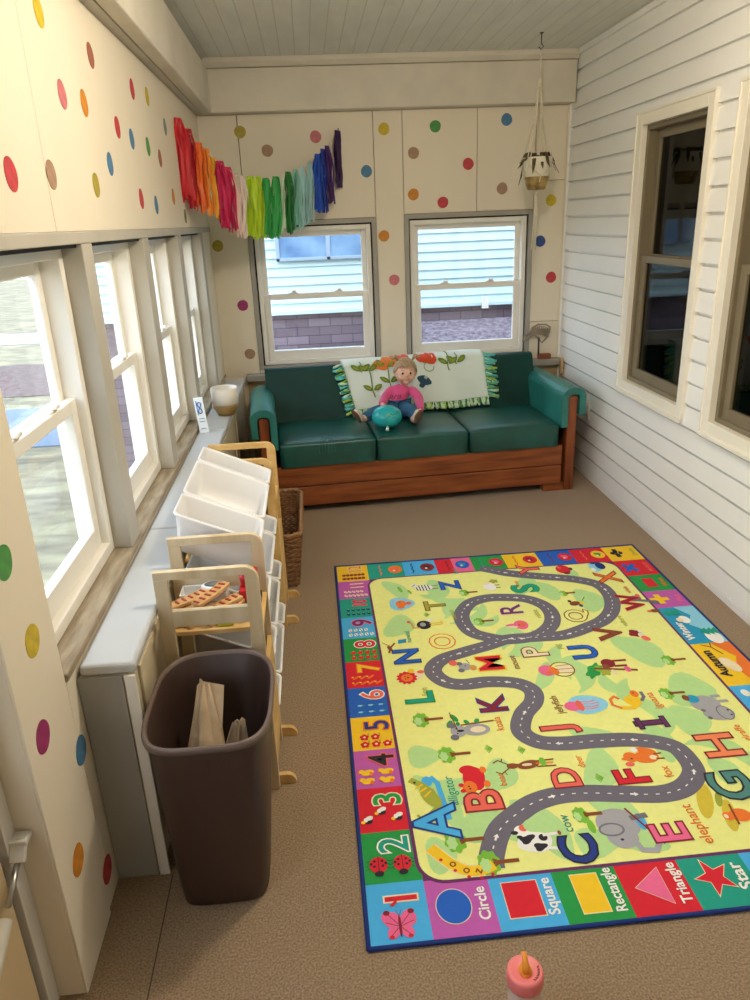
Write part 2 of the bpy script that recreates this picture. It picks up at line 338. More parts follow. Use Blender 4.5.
# crown, beams
structure('trim_1', B(-0.56, XR - 0.02, 4.86, YB - 0.002, 2.2, 2.425), BEAM, bevel=0.006)
structure('trim_2', MB().prism([(4.83, ZC - 0.001), (4.83, 2.45), (4.858, 2.427), (YB - 0.003, 2.427), (YB - 0.003, ZC - 0.001)], -0.52, XR - 0.016, 'x'), BEAM)
structure('trim_3', B(-0.72, -0.562, YN + 0.002, YB - 0.003, 2.2, ZC - 0.001), TRIM, bevel=0.004)
structure('trim_4', B(-0.561, -0.50, YN + 0.002, 4.856, 2.2, 2.43), BEAM, bevel=0.008)
structure('trim_5', B(-0.561, -0.53, YN + 0.002, 4.828, 2.431, ZC - 0.001), TRIM, bevel=0.006)
structure('trim_6', B(XR - 0.03, XR - 0.012, YN + 0.002, 4.83, ZC - 0.03, ZC - 0.001), SIDING, bevel=0.003)

# ---- back wall, boards around the two windows
def board_wall(name, rects, axis, d0, d1, m):
    mb = MB()
    for a0, a1, z0, z1 in rects:
        g = 0.0015
        if axis == 'y': mb.box(a0 + g, a1 - g, d0, d1, z0 + g, z1 - g)
        else: mb.box(d0, d1, a0 + g, a1 - g, z0 + g, z1 - g)
    return structure(name, mb, m, bevel=0.0015, seg=1)
AX0, AX1, AZ0, AZ1 = -0.367, 0.446, 0.674, 1.598
BX0, BX1, BZ0, BZ1 = 0.625, 1.460, 0.674, 1.608
rects = [(-0.72, AX0 - 0.001, 0.0, 2.2), (AX0, AX1, AZ1, 2.2), (AX0, AX1, 0, AZ0), (AX1, BX0, 0, 2.2), (BX0, 1.09, BZ1, 2.2), (1.09, BX1, BZ1, 2.2),
         (BX0, BX1, 0, BZ0), (BX1, XR, 0, 0.9), (BX1, XR, 0.9, 1.775), (BX1, XR, 1.775, 2.2), (-0.72, XR + 0.1, 2.2, ZC)]
board_wall('wall_back', rects, 'y', YB, YB + 0.09, WALL)
bk_ = MB()
for a0, a1, z0, z1 in rects: bk_.box(a0, a1, YB + .0905, YB + .1, z0, z1)
structure('trim_30', bk_, SEAM)  # unseen backing, added to block daylight leaking through the board joints
structure('trim_7', B(-0.6, XR, YB + 0.011, YB + 0.016, 0.0, 0.66), SEAM)   # backing behind the board joints
for nm, (x0, x1, z0, z1) in (('trim_8', (AX0, AX1, AZ0, AZ1)), ('trim_9', (BX0, BX1, BZ0, BZ1))):
    mb = MB(); t = 0.028
    mb.box(x0, x1, YB - 0.008, YB + 0.12, z1 - t, z1); mb.box(x0, x1, YB - 0.008, YB + 0.12, z0, z0 + 0.026)
    mb.box(x0, x0 + t, YB - 0.008, YB + 0.12, z0 + .026, z1 - t); mb.box(x1 - t, x1, YB - 0.008, YB + 0.12, z0 + .026, z1 - t)
    g = t + .009; mb.cur = 1; mb.box(x0 + t, x1 - t, YB + 0.03, YB + 0.1, z1 - g, z1 - t); mb.box(x0 + t, x0 + g, YB + 0.03, YB + 0.1, z0 + .026, z1 - g); mb.box(x1 - g, x1 - t, YB + 0.03, YB + 0.1, z0 + .026, z1 - g)  # black ring: painted shade of the gap round the unit
    structure(nm, mb, [GREYTRIM, BLACKM])
structure('trim_10', B(-0.456, XR - 0.015, 4.885, YB - 0.001, 0.615, 0.655), GREYTRIM, bevel=0.004)
structure('trim_11', B(1.655, XR - 0.012, YB - 0.016, YB - 0.001, 0.66, 2.199), WALL, bevel=0.002)
WAINS = wood('wainscot_boards', '#D3B98D', '#B99B6E', 0, 0.5)
mb = MB()
for k in range(4): mb.box(-0.455, XR - 0.014, YB - 0.014, YB - 0.001, 0.02 + k * 0.149, 0.02 + k * 0.149 + 0.145)
structure('baseboard_back', mb, WAINS, bevel=0.003)

# ---- windows: a generic double hung vinyl unit
def window(name, fn, u0, u1, z0, z1, gl, frame_m, fr=0.03, st=0.042, zm=None, deep=0.03, dark=False, locks=True, br=0.06):
    """fn(u, d, z) -> room point, d grows outwards. Children: frame, two sashes with their panes, locks."""
    def bx(mb, a0, a1, d0, d1, c0, c1):
        p = fn(a0, d0, c0); q = fn(a1, d1, c1); mb.box(p[0], q[0], p[1], q[1], p[2], q[2])
    def ring(a0, a1, d0, d1, c0, c1, t, tb=None, tt=None):
        tb = tb or t; tt = tt or t; mb = MB()
        bx(mb, a0, a0 + t, d0, d1, c0, c1); bx(mb, a1 - t, a1, d0, d1, c0, c1)
        bx(mb, a0 + t, a1 - t, d0, d1, c0, c0 + tb); bx(mb, a0 + t, a1 - t, d0, d1, c1 - tt, c1); return mb
    W = bpy.data.objects.new(name, None); COL.objects.link(W); base = fn((u0+u1)/2, 0, z0); W.location = base; W['_world'] = tuple(base); W['kind'] = 'structure'
    ring(u0, u1, 0, 0.09, z0, z1, fr).build('window_frame', frame_m, W, bevel=0.003)
    zm = zm or (z0 + z1) / 2
    up = ring(u0 + fr, u1 - fr, deep + 0.026, deep + 0.05, zm - 0.012, z1 - fr, st * 0.8).build('upper_sash', frame_m, W, bevel=0.003)
    mb = MB(); bx(mb, u0 + fr + st * 0.7, u1 - fr - st * 0.7, deep + 0.036, deep + 0.039, zm, z1 - fr - st * 0.7); mb.build('pane', gl, up)
    lo = ring(u0 + fr, u1 - fr, deep - 0.004, deep + 0.024, z0 + fr * 0.6, zm + 0.022, st, br, 0.036).build('lower_sash', frame_m, W, bevel=0.003)
    mb = MB(); bx(mb, u0 + fr + st * 0.9, u1 - fr - st * 0.9, deep + 0.008, deep + 0.011, z0 + fr * 0.6 + 0.05, zm - 0.008); mb.build('pane', gl, lo)
    if locks:
        for q in (0.3, 0.7):
            uu = u0 + (u1 - u0) * q; mb = MB()
            bx(mb, uu - 0.028, uu + 0.028, deep - 0.002, deep + 0.022, zm + 0.022, zm + 0.03)
            bx(mb, uu - 0.008, uu + 0.02, deep - 0.012, deep + 0.012, zm + 0.03, zm + 0.042)
            mb.build('sash_lock', VINYL, W, bevel=0.003)
    return W
back = lambda u, d, z: (u, YB + 0.015 + d, z)
window('window_1', back, -0.330, 0.409, 0.702, 1.561, GLASS, VINYL, fr=0.028, st=0.04, zm=1.132, br=0.07)
window('window_2', back, 0.662, 1.423, 0.702, 1.571, GLASS, VINYL, fr=0.028, st=0.04, zm=1.15, br=0.07)

# ---- left wall
ZH = 1.552
mb = MB()
for a0, a1 in ((1.2, 1.9548), (1.9592, 5.06)): mb.box(XL - 0.10, XL, a0, a1, 1.583, 2.2)
mb.box(XL - 0.10, XL, 1.2, 1.45, 0.0, 1.583)
mb.box(XL - 0.10, XL, 1.4515, YB, 0.0, 0.64); mb.box(XL - 0.10, XL, 4.60, YB, 0.64, 1.583)
mb.box(XL - 0.10, XL, YN, 0.2, 0.0, 2.2); mb.box(XL - 0.10, XL, 0.2, 1.2, 2.05, 2.2)
structure('wall_left', mb, WALL, bevel=0.0015, seg=1)
mb = MB(); mb.box(XL - 0.10, XL + 0.004, 1.451, 4.97, ZH, 1.5825)
for a0, a1 in ((2.14, 2.242), (2.93, 3.033), (3.72, 3.82), (4.51, 4.60)):
    mb.box(XL - 0.12, XL + 0.002, a0, a1, 0.665, ZH)
structure('trim_27', B(XL - 0.09, XL - 0.004, 1.953, 1.961, 1.59, 2.19), SEAM)
structure('trim_12', mb, TRIM, bevel=0.003)
structure('trim_13', B(-0.72, -0.594, 1.4525, YB - 0.002, 0.642, 0.664), SILLWOOD, bevel=0.005)
structure('trim_14', B(XL, XL + 0.006, 1.2, 1.405, 0.0, 1.583), WALL, bevel=0.002)
left = lambda u, d, z: (XL - 0.052 - d, u, z)
for i, (a0, a1) in enumerate(((1.452, 2.138), (2.244, 2.928), (3.035, 3.718), (3.822, 4.508))):
    window('window_%d' % (i + 3), left, a0, a1, 0.668, ZH - 0.002 if i == 0 else ZH - 0.002, GLASS, VINYL, fr=0.034, st=0.045, zm=1.125, deep=0.028, br=0.075)
# door in the left wall, near the camera
DOORP = mat('door_tan_paint', '#CDB58D', 0.5, var=0.06)
D = bpy.data.objects.new('door_1', None); COL.objects.link(D); D.location = (-0.67, 0.65, 0); D['_world'] = (-0.67, 0.65, 0.0); D['kind'] = 'structure'
B(-0.70, -0.66, 0.22, 1.135, 0.01, 0.62).build('kick_panel', DOORP, D, bevel=0.004)
mb = MB(); mb.box(-0.70, -0.66, 0.22, 0.32, 0.62, 2.03); mb.box(-0.70, -0.66, 1.045, 1.145, 0.62, 2.03); mb.box(-0.70, -0.66, 0.32, 1.045, 1.93, 2.03)
mb.build('door_frame', DOORP, D, bevel=0.004)
B(-0.682, -0.678, 0.32, 1.045, 0.62, 1.93).build('door_pane', GLASS, D)
mb = MB(); mb.bar((-0.64, 1.196, 0.47), (-0.64, 1.165, 0.47), 0.035, 0.012); mb.bar((-0.64, 1.18, 0.475), (-0.64, 1.15, 0.44), 0.03, 0.012)
cl = mb.build('door_closer', mat('closer_white', '#D8D5CB', 0.4), D, bevel=0.002)
MB().tube([(-0.64, 1.155, 0.442), (-0.64, 1.08, 0.405)], 0.006, 10).build('closer_rod', CHROME, cl)
MB().tube([(-0.64, 1.06, 0.396), (-0.64, 0.80, 0.27)], 0.014, 12).build('closer_tube', mat('closer_tube', '#C9C4B6', 0.35), cl)
structure('trim_25', B(-0.715, -0.672, 1.137, 1.153, 0.0, 2.049), BLACKM)  # black strip painting the shaded gap between door and jamb
structure('trim_15', B(-0.72, -0.655, 1.155, 1.199, 0.0, 2.049), mat('jamb_white', '#DDD9D0', 0.5), bevel=0.002)
structure('trim_16', B(-0.72, -0.655, 0.2, 0.215, 0.0, 2.049), TRIM, bevel=0.002)

# ---- right wall: lap siding with two (and a third, nearer) house windows
W1 = (3.178, 3.925, 0.6615, 2.0192); W2 = (2.245, 2.998, 0.6615, 2.0192); W3 = (1.0, 1.76, 0.6615, 2.0192)
PITCH = 0.1015; Z0S = -0.0637
def lap(z):
    f = ((z - Z0S) / PITCH) % 1.0
    return 0.013 * (1 - f) ** 0.9 if f > 0.06 else 0.013
mb = MB()
zs = set([0.0, ZC - 0.001, W1[2], W1[3]])
k = 0
while Z0S + k * PITCH < ZC:
    for f in (0.0, 0.001, 0.35, 0.845, 0.855, 0.999):
        z = Z0S + (k + f) * PITCH
        if 0 < z < ZC: zs.add(round(z, 5))
    k += 1
zs = sorted(zs); ys = sorted(set([YN, W3[0], W3[1], W2[0], W2[1], W1[0], W1[1], 4.955]))
for a0, a1 in zip(ys[:-1], ys[1:]):
    for z0, z1 in zip(zs[:-1], zs[1:]):
        ym = (a0 + a1) / 2; zm_ = (z0 + z1) / 2
        if any(w_[0] < ym < w_[1] and w_[2] < zm_ < w_[3] for w_ in (W1, W2, W3)): continue
        def off(z, up):
            f = ((z - Z0S) / PITCH) % 1.0
            if f < 1e-4 or f > 1 - 1e-4: f = 0.0 if up else 1.0
            return 0.018 - .010 * f if f < .85 else -.004
        # top corner seam: the lap steps out at the bottom of every course
        xa = XR - off(z0, True); xb = XR - off(z1, False)
        mb.add([(xa, a0, z0), (xa, a1, z0), (xb, a1, z1), (xb, a0, z1)], [(0, 1, 2, 3)], 0, False)
for a0, a1 in zip(ys[:-1], ys[1:]):           # the undersides of the laps
    k = 0
    while Z0S + k * PITCH < ZC:
        z = Z0S + k * PITCH; k += 1
        ym = (a0 + a1) / 2
        if z < 0.001 or any(w_[0] < ym < w_[1] and w_[2] < z < w_[3] for w_ in (W1, W2, W3)): continue
        mb.add([(XR - 0.018, a0, z), (XR + .004, a0, z), (XR + .004, a1, z), (XR - 0.018, a1, z)], [(0, 1, 2, 3)], 0, False)
for w_ in (W1, W2, W3):
    pass
structure('wall_right', mb, SIDING)
structure('trim_17', B(XR - 0.025, XR + 0.012, 4.945, YB - 0.001, 0.0, ZC - 0.001), SIDING, bevel=0.003)
structure('baseboard_right', B(XR - 0.02, XR - 0.003, YN + 0.001, 4.94, 0.0, 0.035), SIDING, bevel=0.003)
TAUPE = mat('storm_sash_taupe', '#7D7159', 0.5, var=0.08)
CASE = mat('house_window_casing', '#F1EBDB', 0.45, var=0.03)
right = lambda u, d, z: (XR + 0.002 + d, u, z)
for i, (a0, a1, z0, z1) in enumerate((W1, W2, W3)):
    mb = MB(); t = 0.058; f0 = XR - 0.026; f1 = XR + 0.02
    mb.box(f0, f1, a0, a0 + t, z0, z1); mb.box(f0, f1, a1 - t, a1, z0, z1); mb.box(f0, f1, a0 + t, a1 - t, z1 - t, z1); mb.box(f0, f1, a0 + t, a1 - t, z0, z0 + t)
    mb.box(f0 - 0.006, f1, a0 - 0.004, a0 + 0.008, z0 - 0.004, z1 + 0.004); mb.box(f0 - 0.006, f1, a1 - 0.008, a1 + 0.004, z0 - 0.004, z1 + 0.004)
    mb.box(f0 - 0.006, f1, a0, a1, z1 - 0.008, z1 + 0.004); mb.box(f0 - 0.012, f1, a0 - 0.004, a1 + 0.004, z0 - 0.012, z0 + 0.006)
    structure('trim_%d' % (18 + i), mb, CASE, bevel=0.003)
    window('window_%d' % (7 + i), right, a0 + t, a1 - t, z0 + t, z1 - t, DARKGLASS, TAUPE, fr=0.022, st=0.05, zm=1.34, deep=0.02, locks=False, br=0.055)
# the dim room behind those windows
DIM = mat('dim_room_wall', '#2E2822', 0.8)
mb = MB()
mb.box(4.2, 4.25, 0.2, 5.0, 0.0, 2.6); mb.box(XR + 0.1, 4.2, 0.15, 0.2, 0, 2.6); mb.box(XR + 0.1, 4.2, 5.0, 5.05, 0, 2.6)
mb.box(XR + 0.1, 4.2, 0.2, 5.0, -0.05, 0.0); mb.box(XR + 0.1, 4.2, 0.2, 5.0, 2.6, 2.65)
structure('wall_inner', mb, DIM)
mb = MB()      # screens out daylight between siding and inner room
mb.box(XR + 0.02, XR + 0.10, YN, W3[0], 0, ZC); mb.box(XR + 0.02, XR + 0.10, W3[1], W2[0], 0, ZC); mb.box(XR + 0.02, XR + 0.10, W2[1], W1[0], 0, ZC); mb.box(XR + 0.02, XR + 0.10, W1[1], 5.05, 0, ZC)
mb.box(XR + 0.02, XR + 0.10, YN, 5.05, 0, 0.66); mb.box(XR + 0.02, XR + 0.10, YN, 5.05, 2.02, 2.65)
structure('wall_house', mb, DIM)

# ================================================================ OUTSIDE
GRASS = mat('winter_grass', '#A39A78', 0.95, col2='#6C6250', vscale=1.9, detail=8, bump=0.6, bscale=20, stretch=(1, 2.5, 1))
LEAVES = mat('leaf_litter', '#7A6660', 0.95, col2='#5A4A46', vscale=9, detail=6, bump=0.8, bscale=30)
ASPH = mat('asphalt', '#71808F', 0.9, var=0.1)
CONC = mat('concrete', '#A8A69E', 0.9, var=0.1)
structure('ground', B(-45, 20, -25, 45, -0.85, -0.75), GRASS)
structure('trim_21', B(-45, -2.9, 8.6, 10.7, -0.75, -0.735), ASPH)
structure('trim_22', B(-45, -2.9, 17.5, 19.5, -0.75, -0.73), CONC)
structure('trim_23', B(-45, -2.9, 11.6, 14.6, -0.75, -0.738), LEAVES)
structure('trim_28', B(-1.3, 0.60, 7.1, 7.455, -0.75, 0.415), mat('gravel_pale', '#B9B9B8', 0.95, var=0.4, vscale=60, detail=6, bump=0.8, bscale=90))
structure('trim_24', MB().prism([(5.4, -.75), (7.455, -.75), (7.455, .62), (7.1, .55), (6.4, .30), (5.4, -.1)], 0.62, 8, 'x'), mat('neighbour_mulch', '#94858C', 0.95, col2='#54474F', vscale=24, detail=8, bump=1.0, bscale=40))
# neighbour's house seen through the two back windows
NS = mat('neighbour_siding', '#CBE3E5', 0.6, var=0.03)
H = thing('neighbour_house', 'pale blue-white lap-sided house close outside the two back windows', 'house', (1.5, 7.9, -0.75))
mb = MB(); z = 0.765
while z < 3.6:
    mb.add([(-2.4, 7.5, z), (7, 7.5, z), (7, 7.52, z + 0.085), (-2.4, 7.52, z + 0.085)], [(0, 1, 2, 3)], 0, False)
    mb.add([(-2.4, 7.5, z), (7, 7.5, z), (7, 7.52, z), (-2.4, 7.52, z)], [(0, 1, 2, 3)], 0, False); z += 0.085
mb.box(-2.4, 7, 7.521, 9.5, 0.765, 3.6)
mb.build('wall', NS, H)
BLK = mat('foundation_block', '#93848C', 0.9, col2='#75676E', vscale=12)
n = BLK.node_tree; bt = n.nodes.new('ShaderNodeTexBrick'); tc2 = n.nodes.new('ShaderNodeTexCoord'); mp2 = n.nodes.new('ShaderNodeMapping')
mp2.inputs['Rotation'].default_value = (PI / 2, 0, 0)
n.links.new(tc2.outputs['Object'], mp2.inputs[0]); n.links.new(mp2.outputs[0], bt.inputs['Vector'])
bt.inputs['Scale'].default_value = 1.0; bt.inputs['Brick Width'].default_value = 0.22; bt.inputs['Row Height'].default_value = 0.085; bt.inputs['Mortar Size'].default_value = 0.004
bt.inputs['Color1'].default_value = lin('#8E7E85'); bt.inputs['Color2'].default_value = lin('#74656C'); bt.inputs['Mortar'].default_value = lin('#564B52')
n.links.new(bt.outputs['Color'], n.nodes['Principled BSDF'].inputs['Base Color'])
B(-2.4, 7, 7.53, 9.4, -0.75, 0.763).build('foundation', BLK, H)
B(-2.45, 7.05, 7.46, 7.53, 0.745, 0.775).build('trim_board', NS, H)
wf = MB(); wf.box(-0.30, 0.62, 7.46, 7.5, 1.245, 1.275); wf.box(-0.30, -0.265, 7.46, 7.5, 1.245, 2.0); wf.box(0.585, 0.62, 7.46, 7.5, 1.245, 2.0); wf.box(0.18, 0.22, 7.46, 7.5, 1.245, 2.0); wf.box(-0.3, 0.62, 7.46, 7.5, 1.97, 2.0)
wq = wf.build('window', mat('neighbour_frame', '#9FB2C4', 0.5), H, bevel=0.004)
B(-0.265, 0.585, 7.475, 7.485, 1.275, 1.97).build('pane', mat('neighbour_pane', '#5B7FA8', 0.12, col2='#8FB0CC', vscale=4), wq)
B(1.70, 1.76, 7.42, 7.50, 0.72, 0.83).build('vent_cap', VINYL, H)
structure('trim_26', B(-0.645, -0.612, 1.4525, 4.509, ZH - 0.0095, ZH - 0.0005), BLACKM)  # shade of the gap under the window header, painted as a black strip

# ================================================================ SOFA
SO = Vector((0.59, 4.065, 0)); SR = math.radians(3.6)
def sw(x, y, z):      # sofa-local to room
    return Vector((SO.x + x * math.cos(SR) - y * math.sin(SR), SO.y + x * math.sin(SR) + y * math.cos(SR), z))
PINE = wood('sofa_knotty_wood', '#A35B2E', '#6E3518', 0, 0.38)
PINEV = wood('sofa_knotty_wood_upright', '#9A5229', '#6A3117', 2, 0.38)
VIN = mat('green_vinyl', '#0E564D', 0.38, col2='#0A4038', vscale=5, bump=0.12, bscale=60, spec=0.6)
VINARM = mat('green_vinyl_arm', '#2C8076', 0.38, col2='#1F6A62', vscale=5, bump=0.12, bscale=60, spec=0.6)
sofa = thing('sofa', 'long green vinyl sofa with knotty wooden base against the back wall', 'sofa', SO, SR, local=True)
B(-0.87, 0.85, 0.0, 0.03, 0.165, 0.285).build('front_board', PINE, sofa, bevel=0.004)
B(-0.87, 0.85, 0.0, 0.03, 0.045, 0.16).build('front_board', PINE, sofa, bevel=0.004)
B(-0.87, 0.85, 0.68, 0.72, 0.03, 0.64).build('back_board', PINE, sofa, bevel=0.004)
B(-0.86, 0.84, 0.04, 0.66, 0.2, 0.27).build('seat_deck', PINE, sofa)
for s in (-1, 1):
    B(s * 0.868, s * 0.925, -0.012, 0.045, 0.0, 0.585).build('arm_post', PINEV, sofa, bevel=0.008)
    B(s * 0.882, s * 0.916, 0.045, 0.68, 0.0, 0.57).build('arm_panel', PINEV, sofa, bevel=0.004)
    B(s * 0.868, s * 0.925, 0.64, 0.70, 0.0, 0.57).build('arm_post', PINEV, sofa, bevel=0.008)
    B(s * 0.74, s * 0.87, -0.004, 0.05, 0.0, 0.05).build('foot', PINE, sofa, bevel=0.004)
    # vinyl pad saddled over the arm
    out = []; inn = []
    for k in range(13):
        t = PI * k / 12
        out.append((0.897 - 0.072 * math.cos(t), 0.575 + 0.06 * math.sin(t)))
        inn.append((0.897 - 0.034 * math.cos(t), 0.575 + 0.018 * math.sin(t)))
    poly = [(0.825, 0.40)] + out + [(0.969, 0.47), (0.931, 0.47)] + inn[::-1] + [(0.863, 0.40)]
    MB().prism([(s * x, z) for x, z in poly], -0.03, 0.66, 'y').build('arm_pad', VINARM, sofa, bevel=0.010, seg=3)
def cushion(x0, x1, y0, y1, z0, z1, crown=0.012):
    mb = MB(); nu, nv = 14, 12
    def top(u, v):
        e = 1 - max(abs(2*u-1), abs(2*v-1)) ** 6
        return (x0 + (x1-x0)*u, y0 + (y1-y0)*v, z1 - 0.012 + crown * e + 0.004 * noise.noise((u*3 + x0*5, v*3, 0)))
    mb.grid(top, nu, nv)
    mb.add([(x0,y0,z0),(x1,y0,z0),(x1,y1,z0),(x0,y1,z0)], [(0,3,2,1)])
    for a, fn in (((x0,x1), lambda u: (top(u,0), (x0+(x1-x0)*u, y0, z0))), ((x0,x1), lambda u: (top(u,1), (x0+(x1-x0)*u, y1, z0)))):
        for i in range(nu):
            p, q = fn(i/nu); r, t_ = fn((i+1)/nu); mb.add([p, q, t_, r], [(0,1,2,3)], None, True)
    for fn in (lambda v: (top(0,v), (x0, y0+(y1-y0)*v, z0)), lambda v: (top(1,v), (x1, y0+(y1-y0)*v, z0))):
        for i in range(nv):
            p, q = fn(i/nv); r, t_ = fn((i+1)/nv); mb.add([p, q, t_, r], [(0,1,2,3)], None, True)
    return mb
for a0, a1 in ((-0.822, -0.272), (-0.268, 0.272), (0.276, 0.822)):
    c = cushion(a0, a1, -0.012, 0.52, 0.286, 0.432).build('seat_cushion', VIN, sofa, bevel=0.016, seg=3, weld=True)
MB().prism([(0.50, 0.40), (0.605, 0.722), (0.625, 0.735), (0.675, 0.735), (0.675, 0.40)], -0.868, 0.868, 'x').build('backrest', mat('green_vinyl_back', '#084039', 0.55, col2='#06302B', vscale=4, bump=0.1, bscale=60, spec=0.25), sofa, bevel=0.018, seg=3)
for k in range(14):
    pass
# sewn channel on the left seat cushion end
mb = MB()
for k in range(6): mb.tube([(-0.60 + k*0.018, 0.05, 0.430), (-0.60 + k*0.018, -0.010, 0.424), (-0.60 + k*0.018, -0.014, 0.36)], 0.0016, 5)
mb.build('stitching', VINARM, sofa)

# ---- blanket draped over the backrest
FLEECE = mat('fleece_white', '#E4EFE4', 0.95, var=0.04, bump=0.3, bscale=150, sheen=0.4)
CBL = {'leaf': '#6E8B2E', 'olive': '#9AA53A', 'orange': '#E8813A', 'poppy': '#E2502A', 'navy': '#2F5468', 'grey': '#B9C4BE', 'teal': '#5CC7BC', 'lime': '#A9CF3C', 'green': '#4F9A55', 'mintf': '#D5EEC9'}
CB = {k: mat('fleece_' + k, v, 0.95, var=0.1, sheen=0.3) for k, v in CBL.items()}
TL, TR, BR, BL = (-0.385, 0.745), (0.525, 0.762), (0.548, 0.488), (-0.325, 0.470)
def yface(z): # front of the backrest
    return 0.50 + (z - 0.40) * 0.105 / 0.322
def blk(s, t, off=0.0):
    """s across 0..1, t down 0..1 on the visible face; t<0 goes over the top and behind"""
    x = (TL[0] * (1-s) + TR[0] * s) * (1 - max(t, 0)) + (BL[0] * (1-s) + BR[0] * s) * max(t, 0)
    zt = 0.748 + 0.014 * s; zb = BL[1] * (1-s) + BR[1] * s
    fold = 0.008 * math.sin(s * 17 + 2 * t) * (0.3 + 0.7 * max(t, 0)) + 0.012 * noise.noise((s * 5, t * 3, 1.0)) + 0.007 * math.sin(s * 9 - t * 5)
    if t < 0:
        y = 0.615 + min(-t, 0.12) * 0.75; z = zt + 0.004 + off - (max(0, -t - 0.12)) * 1.2 + 0.3 * fold
        return Vector((x, y, z))
    z = zt * (1-t) + zb * t; y = yface(min(z, 0.72)) - 0.020 - off - fold
    if t < 0.08: y = y + (0.615 - y) * (1 - t / 0.08) ** 2; z += off * (1 - t / 0.08)
    return Vector((x, y, z))
blanket = thing('blanket', 'white fringed fleece blanket with leaves and poppies draped over the sofa back', 'blanket', SO, SR, local=True)
mb = MB(); mb.grid(lambda u, v: blk(u, -0.2 + 1.2 * v), 60, 40); mb.build('cloth', FLEECE, blanket, solid=0.005)
def leafp(mb, s, t, a, b, ang, mi, off=0.007):
    """a pointed leaf lying on the cloth"""
    pts = []
    for k in range(14):
        q = 2 * PI * k / 14; r = math.sin(q); c_ = math.cos(q)
        u_ = a * c_; v_ = b * r * (1 - 0.35 * abs(c_))
        pts.append(blk(s + (u_ * math.cos(ang) - v_ * math.sin(ang)) / 0.9, t + (u_ * math.sin(ang) + v_ * math.cos(ang)) / 0.31, off))
    cen = blk(s, t, off); mb.add([cen] + pts, [(0, 1 + k, 1 + (k+1) % 14) for k in range(14)], mi, True)
mb = MB(); keys = ['leaf', 'olive', 'orange', 'poppy', 'navy', 'grey']
def sprig(s, t, h, n=2):
    p = [blk(s + 0.006 * math.sin(k), t + h * (k / 6 - .5), 0.008) for k in range(7)]
    mb.cur = 0; mb.tube(p, 0.0035, 5)
    for k in range(n):
        tt = t - h * .4 + h * .6 * k / max(1, n - 1) if n > 1 else t
        for sg in (-1, 1):
            leafp(mb, s + sg * 0.035, tt, 0.034, 0.018, sg * -0.6, 0, 0.009); leafp(mb, s + sg * 0.035, tt, 0.02, 0.009, sg * -0.6, 1, 0.011)
sprig(0.17, 0.42, 0.72, 2); sprig(0.30, 0.30, 0.55, 2); sprig(0.74, 0.12, 0.42, 1); sprig(0.12, 0.12, 0.2, 1); sprig(0.80, 0.10, 0.2, 1)
for s_, t_, c_ in ((0.33, 0.04, 2), (0.42, 0.01, 3), (0.58, 0.03, 3), (0.61, 0.06, 3), (0.26, 0.10, 2)):
    for q in range(3): leafp(mb, s_ + 0.025 * (q - 1), t_ + 0.02 * (q % 2), 0.035, 0.026, q * 0.8, c_, 0.008 + q * 0.001)
leafp(mb, 0.545, 0.50, 0.05, 0.035, 0.5, 4); leafp(mb, 0.56, 0.44, 0.012, 0.012, 0, 5, 0.010); leafp(mb, 0.52, 0.60, 0.02, 0.02, 0, 4)
mb.tube([blk(0.60 + 0.035 * math.cos(k), 0.22 + 0.1 * math.sin(k), 0.009) for k in [i * PI / 8 for i in range(15)]], 0.002, 5)
mb.build('print', [CB[k] for k in keys], blanket)
def fringe(side):
    mb = MB(); cols = ['teal', 'lime', 'green', 'mintf']
    n = {'left': 24, 'right': 24, 'bottom': 58}[side]
    for k in range(n):
        f = (k + 0.5) / n
        if side == 'bottom': p = blk(f, 1.0); d = Vector((0.3 * math.sin(k * 1.3), -0.35, -1)); L_ = 0.052
        elif side == 'left': p = blk(0.0, f); d = Vector((-1, -0.15, -0.25 - 0.3 * math.sin(k * 1.7))); L_ = 0.06
        else: p = blk(1.0, f); d = Vector((1, -0.2, -0.25 + 0.3 * math.sin(k * 1.7))); L_ = 0.07
        d.normalize()
        for j in range(2):
            o = Vector((0.004 * (j - .5), -0.004 - 0.005 * j, 0.004 * (j-.5))); e = p + o + d * L_ * random.uniform(.85, 1.1) + Vector((random.uniform(-.006, .006), random.uniform(-.006, 0), random.uniform(-.008, .004)))
            if e.z < 0.446: e.z = 0.446 + 0.002 * j; e.y -= 0.012
            md_ = p + o + d * L_ * .5 + Vector((0, -.004, 0))
            if md_.z < 0.45: md_.z = 0.45
            mb.cur = (0, 3, 1, 0, 2)[(k * 2 + j) % 5] if side != 'bottom' else (3 if (k + j) % 3 else (1 if 6 < k < 40 and k % 2 == 0 else 2))
            if side == 'right' and f < 0.35: mb.cur = 0 if j else 3
            mb.tube([p + o, p + o + d * L_ * .2, md_, e], [.005, .0035, .0085, .007], 6)
            mb.cur = 0
    return mb.build('fringe', [CB[c] for c in ('teal', 'lime', 'green', 'mintf')], blanket)
for s_ in ('left', 'right', 'bottom'): fringe(s_)

